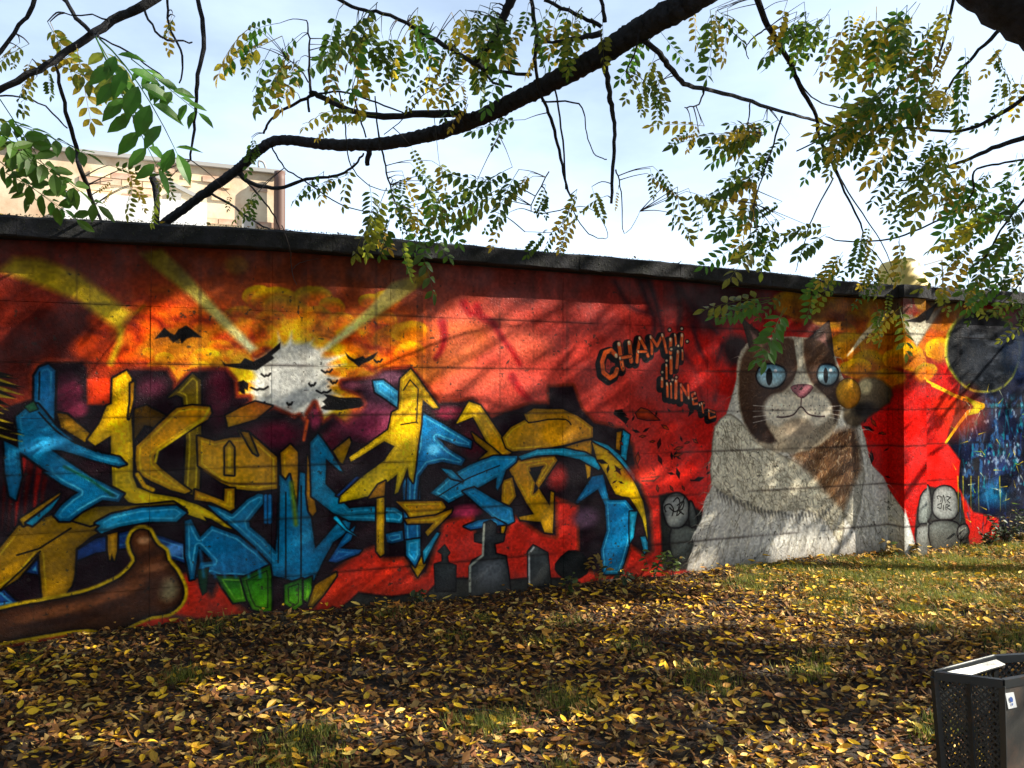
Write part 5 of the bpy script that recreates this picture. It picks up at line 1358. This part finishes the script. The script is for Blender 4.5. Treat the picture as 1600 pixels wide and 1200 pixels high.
def sky_block_crown(parent, centre, radii, n, seed, size=.34):  # dense foliage added out of view to cut sky light
    g = np.random.default_rng(seed)
    u = g.normal(size=(n, 3)); u /= np.linalg.norm(u, axis=1)[:, None]
    P = np.array(centre) + u * (g.random((n, 1)) ** .4) * np.array(radii)
    a = g.normal(size=P.shape); a /= np.linalg.norm(a, axis=1)[:, None]
    b = g.normal(size=P.shape); b -= (b * a).sum(1)[:, None] * a; b /= np.linalg.norm(b, axis=1)[:, None]
    L = size * g.uniform(.6, 1.25, (n, 1)); Wd = L * .5
    V = np.stack([P - a * L / 2, P + b * Wd / 2, P + a * L / 2, P - b * Wd / 2], 1).reshape(-1, 3)
    c = np.where(g.random((n, 1)) < .3, [[.20, .17, .02]], [[.05, .10, .016]]) * g.uniform(.6, 1.3, (n, 1))
    link('foliage', npmesh('foliage', V, np.arange(n * 4).reshape(n, 4), colr=np.repeat(c, 4, 0)), M_GRASS, parent)['kind'] = 'stuff'
sky_block_crown(tree, (-.5, 2.5, 8.8), (6.5, 5.5, 2.2), 5200, 71)  # unseen overhead foliage added to dim the sky on wall and ground
for (x, y, h, r, sd_, lab) in ((-5.5, -4.5, 5.0, (4.5, 3.6, 3.6), 72, 'unseen leafy tree added behind the viewpoint on the left to cut sky light'), (1.8, -6.5, 5.2, (4.6, 3.8, 3.8), 73, 'unseen leafy tree added right behind the viewpoint to cut sky light'), (-9.5, 1.0, 5.0, (3.6, 3.8, 3.8), 74, 'unseen leafy tree added beyond the left edge in front of the wall to cut sky light')):
    t = thing('sky_block_tree', lab, 'tree', (x, y, 0), None)  # added tree, out of view, there to block sky light
    mb = MB(); tube(mb, [(x, y, -.1), (x + .1, y, 1.5), (x - .1, y + .1, 3.5), (x, y, h + 2)], [.26, .19, .15, .03], 10, 5, .05, .01, rt); mb.build('trunk', M_BARK, t, True)
    sky_block_crown(t, (x, y, h), r, 4200, sd_)
crown('foliage', tree, (2.2, 3.4, 6.3), (3.4, 3.0, 2.6), 5200, 31)
for (x, y, h, r, sd_, lab) in ((6.4, 4.6, 6.6, (3.0, 3.0, 4.2), 32, 'leafy tree standing to the right of the wall front, nearer one beyond the frame'),
                          (7.9, 7.4, 6.0, (2.6, 2.2, 4.0), 33, 'leafy tree close to the wall on the far right beyond the frame'),
                          (10.4, 5.2, 7.0, (3.0, 3.4, 5.0), 34, 'tall leafy tree furthest to the right beyond the frame')):
    t = thing('shade_tree', lab, 'tree', (x, y, 0), None)
    mb = MB(); tube(mb, [(x, y, -.1), (x + .05, y, 1.5), (x - .1, y + .1, 3.5), (x, y, h + 2)], [.2, .15, .12, .03], 10, 5, .05, .01, rt); mb.build('trunk', M_BARK, t, True)
    mb = MB()
    for k in range(16):
        z0 = rt.uniform(2.2, h + 1); a = rt.uniform(0, 6.28); q = Vector((x, y, z0)); e = q + Vector((math.cos(a) * r[0] * .75, math.sin(a) * r[1] * .75, rt.uniform(.5, 1.6)))
        X1, Y1, c1 = project([tuple(e), tuple((q + e) / 2)])
        if min(X1) < 1680: continue
        tube(mb, [q, (q + e) / 2 + Vector((0, 0, .2)), e], [.05, .03, .01], 6, 4, .05, .01, rt)
    if mb.v: mb.build('branches', M_BARK, t, True)['kind'] = 'stuff'
    crown('foliage', t, (x, y, h - .6), r, 6500, sd_)

# ------------------------------------------------------------------ leaf litter
def fallen_template(seed):
    q = random.Random(seed); L = 1.0; w_ = q.uniform(.36, .62)
    curl = q.uniform(-.3, .6); cup = q.uniform(.02, .45); tw_ = q.uniform(-.5, .5)
    vs = []
    for t, ww in ((0, .06), (.22, .75), (.5, 1.0), (.78, .7), (1, 0.03)):
        z = curl * (t - .5) ** 2 * 1.2
        s_ = ww * w_ / 2
        for sg in (-1, 0, 1):
            vs.append(((t - .5) * L, sg * s_, z + (abs(sg) * cup * s_ * 2) + tw_ * (t - .5) * sg * s_ * 1.2))
    fs = []
    for i in range(4):
        for j in range(2):
            a = i * 3 + j; fs.append((a, a + 3, a + 4, a + 1))
    return np.array(vs, np.float32), np.array(fs, np.int32)
FT = [fallen_template(s) for s in range(14)]
def scatter(name, tmpls, P, ang, tilt, scale, colr, mat_, kind='stuff', parent=None):
    Vs = []; Fs = []; Cs = []; base = 0
    g = np.random.default_rng(len(P))
    which = g.integers(0, len(tmpls), len(P))
    for k, (tv, tf) in enumerate(tmpls):
        idx = np.where(which == k)[0]
        if not len(idx): continue
        ca, sa = np.cos(ang[idx]), np.sin(ang[idx])
        v = tv[None] * scale[idx, None, None]
        tx, ty = tilt[idx, 0:1], tilt[idx, 1:2]
        z = v[..., 2] + v[..., 0] * tx + v[..., 1] * ty
        x = v[..., 0] * ca[:, None] - v[..., 1] * sa[:, None]; y = v[..., 0] * sa[:, None] + v[..., 1] * ca[:, None]
        W_ = np.stack([x + P[idx, 0:1], y + P[idx, 1:2], z + P[idx, 2:3]], -1)
        n = tv.shape[0]
        Vs.append(W_.reshape(-1, 3)); Fs.append((tf[None] + (np.arange(len(idx)) * n)[:, None, None]).reshape(-1, tf.shape[1]) + base)
        Cs.append(np.repeat(colr[idx], n, 0)); base += n * len(idx)
    o = link(name, npmesh(name, np.concatenate(Vs), np.concatenate(Fs), colr=np.concatenate(Cs)), mat_, parent)
    if kind: o['kind'] = kind
    return o
def in_front(x, y, m=0.03): return (x - P0.x) * N.x + (y - P0.y) * N.y > m
def field(n, seed, x0=-7, x1=11, y0=.6, y1=10.5):
    g = np.random.default_rng(seed)
    x = g.uniform(x0, x1, n); y = g.uniform(y0, y1, n)
    ok = in_front(x, y)
    return x[ok], y[ok], g
def clump(x, y, k=1.0, ph=0.0):
    return .5 + .5 * np.sin(2.1 * k * x + 1.3 * np.sin(1.7 * k * y + ph) + ph) * np.sin(2.7 * k * y + 1.1 * np.sin(1.3 * k * x) + ph)
# brown chopped litter
x, y, g = field(330000, 41)
vf = np.abs(x / np.maximum(y, .5)) < .9
keep = (vf | (g.random(len(x)) < .12)) & (g.random(len(x)) < .75 + .25 * clump(x, y, 1.2))
x, y = x[keep], y[keep]; n = len(x)
pal = np.array([[.22, .095, .022], [.13, .052, .014], [.30, .16, .045], [.06, .032, .014], [.40, .25, .08], [.16, .06, .02]])
c = pal[g.integers(0, 6, n)] * g.uniform(.5, 1.7, (n, 1)) * (.65 + .35 * clump(x, y, 2.3, 4.0))[:, None]
straw = np.clip((x - 1.6) / 1.5, 0, 1) * np.clip((y - 4.6) / 1.2, 0, 1)
c = c * (1 + .6 * straw[:, None]) + straw[:, None] * np.array([.05, .045, .0])
simple = [(t[0][[0, 4, 7, 10, 12, 6, 8]][[0, 5, 6, 4]], np.array([[0, 1, 3, 2]], np.int32)) for t in FT]
simple = []
for s_ in range(6):
    q = random.Random(s_ + 50); ww = q.uniform(.15, .3)
    simple.append((np.array([(-.5, 0, q.uniform(0, .2)), (0, -ww, .05), (.5, 0, q.uniform(0, .3)), (0, ww, q.uniform(0, .2))], np.float32), np.array([[0, 1, 2], [0, 2, 3]], np.int32)))
scatter('leaf_crumbs', simple, np.stack([x, y, ground_z(x, y) + g.uniform(.002, .024, n)], -1), g.uniform(0, 6.28, n), g.normal(0, .38, (n, 2)), g.uniform(.022, .06, n), c, M_BROWN)
# whole leaves
x, y, g = field(52000, 42)
dens = np.where(x > 2.5, .55, 1.0) * np.where(in_front(x, y, .25), 1, .7)
keep = g.random(len(x)) < dens * (.45 + .55 * clump(x, y, 1.0, 1.0))
x, y = x[keep], y[keep]; n = len(x)
wd_ = (x - P0.x) * N.x + (y - P0.y) * N.y
P = np.stack([x, y, ground_z(x, y) + g.uniform(.02, .04, n) + np.exp(-wd_ / .09) * g.uniform(0, .07, n)], -1)
sc = (.022 + .056 * g.random(n) ** 1.4); an = g.uniform(0, 6.28, n); ti = g.normal(0, .22, (n, 2))
kindc = g.choice(3, n, p=[.58, .18, .24])
X, Yp, yc = project(P)
sz = np.where((X > 0) & (X < 1600) & (Yp < 1195) & (yc > 0), sc / yc, 0)
# nothing single where the basket hides it
order = np.argsort(-sz)[:299]
one = np.zeros(n, bool); one[order] = True
FM = {}
for k, (tv, tf) in enumerate(FT):
    for c_ in range(3):
        me = bpy.data.meshes.new('fallen_leaf'); me.from_pydata([tuple(map(float, p)) for p in tv], [], [tuple(map(int, f)) for f in tf]); me.materials.append(M_FALLEN[c_]); me.update(); FM[(k, c_)] = me
LAB = ['golden yellow fallen leaf lying on the brown litter in front of the wall', 'pale lemon fallen leaf lying on the brown litter in front of the wall', 'ochre brown fallen leaf lying on the brown litter in front of the wall']
GRP = ['golden fallen leaves on the ground', 'pale fallen leaves on the ground', 'ochre fallen leaves on the ground']
for i in order:
    k = int(i) % 14; c_ = int(kindc[i])
    o = bpy.data.objects.new('fallen_leaf', FM[(k, c_)]); col.objects.link(o)
    zx = Vector((1, 0, ti[i, 0])).normalized(); zz = Vector((-ti[i, 0], -ti[i, 1], 1)).normalized()
    o.rotation_euler = zz.to_track_quat('Z', 'Y').to_euler(); o.rotation_euler.rotate_axis('Z', float(an[i]))
    o.location = P[i]; o.scale = (float(sc[i]),) * 3
    tag(o, LAB[c_], 'leaf', GRP[c_])
palw = np.array([[.76, .45, .02], [.68, .50, .10], [.48, .22, .03]])
cc = palw[kindc] * g.uniform(.6, 1.2, (n, 1))
r = ~one
scatter('fallen_leaves', FT, P[r], an[r], ti[r], sc[r], cc[r], M_BROWN)

# leaves that settled on the coping
g = np.random.default_rng(77); m_ = 90
ss_ = g.uniform(-1, 11, m_); oo_ = g.uniform(-.2, .12, m_)
PC = np.array([tuple(W(float(s), cop_h(float(s)) + .014, float(o_))) for s, o_ in zip(ss_, oo_)])
scatter('coping_leaves', FT, PC, g.uniform(0, 6.28, m_), g.normal(0, .3, (m_, 2)), g.uniform(.03, .07, m_), palw[g.integers(0, 3, m_)], M_BROWN)

# ------------------------------------------------------------------ grass tufts
def grass():
    g = np.random.default_rng(61)
    tufts = []
    for k in range(120):
        x, y = g.uniform(-4, 9), g.uniform(2.8, 9.2)
        if not in_front(x, y, .1): continue
        wgt = .25 + .75 * (clump(np.array([x]), np.array([y]), .8, 2.0)[0] > .55)
        if x > 2 and y > 4.8: wgt = 1.0
        if g.random() < wgt: tufts.append((x, y, g.uniform(.06, .2)))
    for px, py, r_ in ((890, 1100, .16), (770, 1140, .14), (880, 870, .1), (1110, 1050, .2), (1270, 1030, .14), (1400, 900, .3), (1450, 890, .4), (1520, 885, .4), (1330, 905, .25), (500, 1172, .12), (1450, 930, .3), (1560, 940, .3), (1470, 1130, .08), (1590, 1000, .3), (1180, 920, .15), (1420, 950, .12), (300, 1060, .12), (440, 1175, .15)):
        for _ in range(3):
            dpt = EYE * F / (py - 615); tufts.append(((px - 800) / F * dpt + g.normal(0, .05), dpt + g.normal(0, .1), r_))
    for k in range(150):        # thicker turf by the right part of the wall
        s = g.uniform(5.2, 11); o_ = abs(g.normal(0, .9)) + .15; p = W(s, 0, o_); tufts.append((p.x, p.y, g.uniform(.08, .25)))
    V = []; C_ = []
    for (x, y, r_) in tufts:
        m = int(60 + 800 * r_)
        bx_ = x + g.normal(0, r_ * .5, m); by_ = y + g.normal(0, r_ * .5, m)
        ok = in_front(bx_, by_, .02); bx_, by_ = bx_[ok], by_[ok]; m = len(bx_)
        bz = ground_z(bx_, by_); h = g.uniform(.035, .075, m); a = g.uniform(0, 6.28, m); lean = g.uniform(.1, .9, m) * h
        wd = .0022
        p1 = np.stack([bx_ - np.sin(a) * wd, by_ + np.cos(a) * wd, bz], -1); p2 = np.stack([bx_ + np.sin(a) * wd, by_ - np.cos(a) * wd, bz], -1)
        p3 = np.stack([bx_ + np.cos(a) * lean, by_ + np.sin(a) * lean, bz + h], -1)
        V.append(np.stack([p1, p2, p3], 1).reshape(-1, 3))
        cg = np.array([.075, .12, .02]) * g.uniform(.6, 1.6, (m, 1)) + (g.random((m, 1)) < .5) * np.array([.24, .18, .03])
        C_.append(np.repeat(cg, 3, 0))
    V = np.concatenate(V); C_ = np.concatenate(C_)
    o = link('grass', npmesh('grass', V, np.arange(len(V)).reshape(-1, 3), colr=C_), M_GRASS); o['kind'] = 'stuff'
grass()

# ------------------------------------------------------------------ weeds and seedlings along the foot of the wall
M_W = [mat('weed_green', (0.07, 0.12, 0.02), 0.5, trans=.35, noise=(20, (.16, .15, .03), .5, .7)), mat('weed_yellow', (0.34, 0.22, 0.03), 0.55, trans=.35, noise=(20, (.2, .1, .03), .5, .7)), mat('weed_dark', (0.035, 0.06, 0.02), .6, trans=.3)]
def weed(px, py, h, n, c, lab, name='weed', spread=1.0, lsz=.06):
    s, _ = wallhit(px, py); r = ray(px, py)
    p = W(s, 0, .12 + rt.uniform(0, .1)); p.z = float(ground_z(p.x, p.y))
    t = thing(name, lab, 'plant', p, None)
    st = MB(); lf = [MB(), MB(), MB()]
    for k in range(n):
        a = rt.uniform(0, 6.28); H = h * rt.uniform(.5, 1.1); e = p + Vector((math.cos(a) * H * .45 * spread, math.sin(a) * H * .3, H))
        if (e - P0).dot(N) < .05: e += N * .15
        m = (p + e) / 2 + Vector((0, 0, H * .12))
        tube(st, [p + Vector((0, 0, -.01)), m, e], [.003, .0022, .0012], 4, 3, 0, 0, rt)
        for q in range(5):
            u = .35 + .65 * q / 4; b = p.lerp(e, u) + Vector((0, 0, H * .12 * (1 - abs(2 * u - 1))))
            d = Vector((rt.gauss(0, 1), rt.gauss(0, .8), rt.uniform(-.4, .5))).normalized(); nr = Vector((rt.gauss(0, .4), -.5, 1)); nr = (nr - d * nr.dot(d)).normalized()
            vs = []; fs = []; L = lsz * rt.uniform(.6, 1.2); leaflet(vs, fs, b, d, nr, L, L * .55, .2)
            lf[c if rt.random() < .75 else rt.randrange(3)].add(vs, fs)
    st.build('stem', M_TWIG, t, True)
    for k in range(3):
        if lf[k].v: o = lf[k].build('foliage', M_W[k], t, True); o['kind'] = 'stuff'
weed(872, 925, .16, 5, 0, 'low yellow-green weed at the foot of the wall below the painted gravestones')
weed(925, 905, .22, 6, 1, 'yellowing seedling at the foot of the wall under the blue letter')
weed(1002, 895, .26, 7, 0, 'green and yellow leafy weed at the wall foot just left of the painted stones')
weed(1036, 890, .25, 6, 0, 'upright green weed at the wall foot in front of the painted stones')
weed(958, 900, .14, 5, 2, 'small dark weed at the wall foot between two yellow-leaved seedlings')
weed(1372, 868, .16, 7, 1, 'dry pinkish leaf clump at the corner of the wall pier', lsz=.07)
weed(1400, 862, .14, 6, 1, 'pale dry leaves heaped against the side of the pier', lsz=.07)
weed(1545, 850, .30, 26, 2, 'dark green low bush at the wall foot near the right edge', 'bush', 1.7, .055)
weed(1590, 850, .32, 26, 2, 'dark green low bush at the wall foot cut by the right edge', 'bush', 1.6, .055)
weed(1518, 855, .2, 14, 2, 'small dark bush at the wall foot, leftmost of the bushes at right', 'bush', 1.4, .05)
weed(640, 950, .12, 5, 2, 'tiny dark weed at the wall foot below the yellow arrow tip')
# dry vine hanging down the wall face
v_ = thing('dry_vine', 'thin dry vine hanging down the wall face below the coping left of centre', 'vine', W(wallhit(455, 380)[0], 2.4, .16))
mb = MB()
pw = lambda x, y, o_=.02: (lambda sh: W(sh[0], sh[1], o_))(wallhit(x, y, o_))
tube(mb, [pw(440, 352, .17), pw(452, 385, .16), pw(455, 410, .04), pw(458, 432, .02), pw(464, 446, .02)], [.004, .004, .003, .003, .0015], 5, 5, .1, .003, rt)
tube(mb, [pw(458, 420, .03), pw(466, 412, .03), pw(482, 407, .03), pw(498, 404, .03)], [.003, .0025, .002, .001], 5, 4, .1, .002, rt)
mb.build('stem', M_TWIG, v_, True)

# fallen sticks
for k, (xa, ya, xb, yb, r_) in enumerate(((1030, 1000, 1150, 1035, .007), (400, 1122, 455, 1108, .006), (1445, 1110, 1475, 1095, .004), (1140, 1170, 1190, 1130, .003), (720, 1108, 800, 1122, .004), (980, 940, 1060, 962, .005))):
    def g_(px, py):
        dpt = EYE * F / (py - 615); x = (px - 800) / F * dpt; return Vector((x, dpt, float(ground_z(x, dpt)) + .028))
    a, b = g_(xa, ya), g_(xb, yb); mb = MB(); m = (a + b) / 2 + Vector((0, 0.02, .008))
    tube(mb, [a, m, b], [r_, r_ * .8, r_ * .4], 6, 5, .15, .002, rt)
    o = mb.build('stick', M_TWIG, None, True)
    tag(o, ['long thin stick lying on the litter right of centre', 'short stick lying on the litter at lower left', 'short thin stick lying beside the litter basket', 'thin dead twig at the bottom right of the ground', 'thin twig by the small grass tuft at bottom centre', 'thin stick lying close to the foot of the painted cat'][k], 'stick')

# ------------------------------------------------------------------ litter basket at the right edge
def basket():
    top = 0.75
    def tp_(px, py):
        dpt = (EYE - top) * F / (py - 615); return Vector(((px - 800) / F * dpt, dpt, top))
    A = tp_(1457, 1056); B_ = tp_(1563, 1069); C_ = tp_(1550, 1031)
    Dd = Vector((1.72, 2.46, top)); E_ = Vector((1.80, 2.61, top))
    ring = [A, B_, Dd, E_, C_]
    cen = sum(ring, Vector()) / 5
    bot = [cen + (p - cen) * .80 - Vector((0, 0, top - .10)) for p in ring]
    b = thing('litter_basket', 'dark perforated metal litter basket with pale rim and small sticker at the bottom right corner', 'litter basket', (cen.x, cen.y, 0))
    k = 5
    for i in range(k):
        p, q = ring[i], ring[(i + 1) % k]; pb, qb = bot[i], bot[(i + 1) % k]
        d = (q - p); out = d.cross(Vector((0, 0, 1))).normalized()
        if out.dot((p + q) / 2 - cen) < 0: out = -out
        if i == 1:
            # solid plate
            m = MB(); o2 = out * .006
            m.add([p + o2, q + o2, qb + o2, pb + o2, p - o2, q - o2, qb - o2, pb - o2], [(0, 1, 2, 3), (7, 6, 5, 4), (0, 4, 5, 1), (1, 5, 6, 2), (2, 6, 7, 3), (3, 7, 4, 0)])
            pl = m.build('side_plate', M_STEELP, b)
            # sticker
            def on(px, py, e):
                r = ray(px, py); n_ = (q - p).cross(pb - p).normalized(); o = Vector((0, 0, EYE)); t = (p + out * e - o).dot(n_) / r.dot(n_); return o + r * t
            st = MB(); qd = [on(1571, 1084, .0085), on(1584, 1082, .0085), on(1589, 1105, .0085), on(1576, 1108, .0085)]
            st.add(qd + [v - out * .002 for v in qd], [(0, 1, 2, 3), (4, 7, 6, 5), (0, 4, 5, 1), (1, 5, 6, 2), (2, 6, 7, 3), (3, 7, 4, 0)]); s_ = st.build('sticker', M_STICK, pl)
            c0 = (qd[0] + qd[1] + qd[2] + qd[3]) / 4 + out * .0015; ux = (qd[1] - qd[0]).normalized(); uz = (qd[3] - qd[0]).normalized()
            em = MB(); cc_ = c0 - uz * .004
            em.add([cc_ + ux * .0065 * math.cos(a) + uz * .009 * math.sin(a) for a in [j * math.pi / 6 for j in range(12)]], [tuple(range(12))])
            cc_ = c0 + uz * .011; em.add([cc_ - ux * .004 - uz * .003, cc_ + ux * .004 - uz * .003, cc_ + uz * .006], [(0, 1, 2)])
            em.build('sticker_print', M_STICKB, pl)
        else:
            m = MB(); W_ = d.length; Hh = (pb - p).length
            nU = max(6, int(W_ / .021)); nV = int(Hh / .021)
            # expanded metal: two families of diagonal strands
            def pt(u, v):
                v = min(max(v, 0), 1); u = min(max(u, 0), 1)
                return p.lerp(q, u).lerp(pb.lerp(qb, u), v)
            slope = nU / nV
            for sgn in (1, -1):
                for s0 in range(-nV, nU + nV):
                    u0 = s0 / nU if sgn == 1 else s0 / nU
                    # line u = u0 + sgn*v*(nV/nU)
                    kk = sgn * nV / nU
                    vs_ = sorted([(0 - u0) / kk, (1 - u0) / kk]); v0 = max(0, vs_[0]); v1 = min(1, vs_[1])
                    if v1 - v0 < .01: continue
                    a = pt(u0 + kk * v0, v0); c = pt(u0 + kk * v1, v1)
                    m.bar(a + out * .001 * sgn, c + out * .001 * sgn, .0052, .0018, up=out)
            o = m.build('mesh_panel', M_STEEL, b); o['kind'] = 'stuff'
        # rim, bottom rail and corner upright of this side
        r_ = MB(); r_.bar(p + Vector((0, 0, .006)), q + Vector((0, 0, .006)), .016, .024); r_.build('rim', M_STEEL, b)
        r2 = MB(); r2.bar(pb, qb, .014, .02); r2.build('base_rail', M_STEEL, b)
        up_ = MB(); up_.bar(p, pb, .016); up_.build('upright', M_STEEL, b)
    # pale folded lip inside the far left side
    ins = MB(); f = (cen - (A + C_) / 2).normalized()
    q0, q1 = A + Vector((0, 0, .02)), C_ + Vector((0, 0, .02))
    ins.add([q0, q1, q1 + f * .035 - Vector((0, 0, .03)), q0 + f * .05 - Vector((0, 0, .03)), q0 - Vector((0, 0, .004)), q1 - Vector((0, 0, .004)), q1 + f * .035 - Vector((0, 0, .034)), q0 + f * .05 - Vector((0, 0, .034))], [(0, 3, 2, 1), (4, 5, 6, 7), (0, 1, 5, 4), (1, 2, 6, 5), (2, 3, 7, 6), (3, 0, 4, 7)])
    ins.build('rim_lip', M_RIM, b)
    mid = MB(); a, c = (A + B_) / 2, (bot[0] + bot[1]) / 2; mid.bar(a, c, .02, .008); mid.build('stiffener', M_STEEL, b)
    fl = MB(); fl.add([v + Vector((0, 0, -.005)) for v in bot] + [v + Vector((0, 0, .003)) for v in bot], [tuple(range(k))[::-1], tuple(range(k, 2 * k))] + [(i, (i + 1) % k, (i + 1) % k + k, i + k) for i in range(k)]); fl.build('floor_plate', M_STEEL, b)
    lg = MB(); cb = sum(bot, Vector()) / 5; lg.bar(Vector((cb.x, cb.y, -.05)), Vector((cb.x, cb.y, .095)), .05); lg.build('leg', M_STEEL, b)
basket()
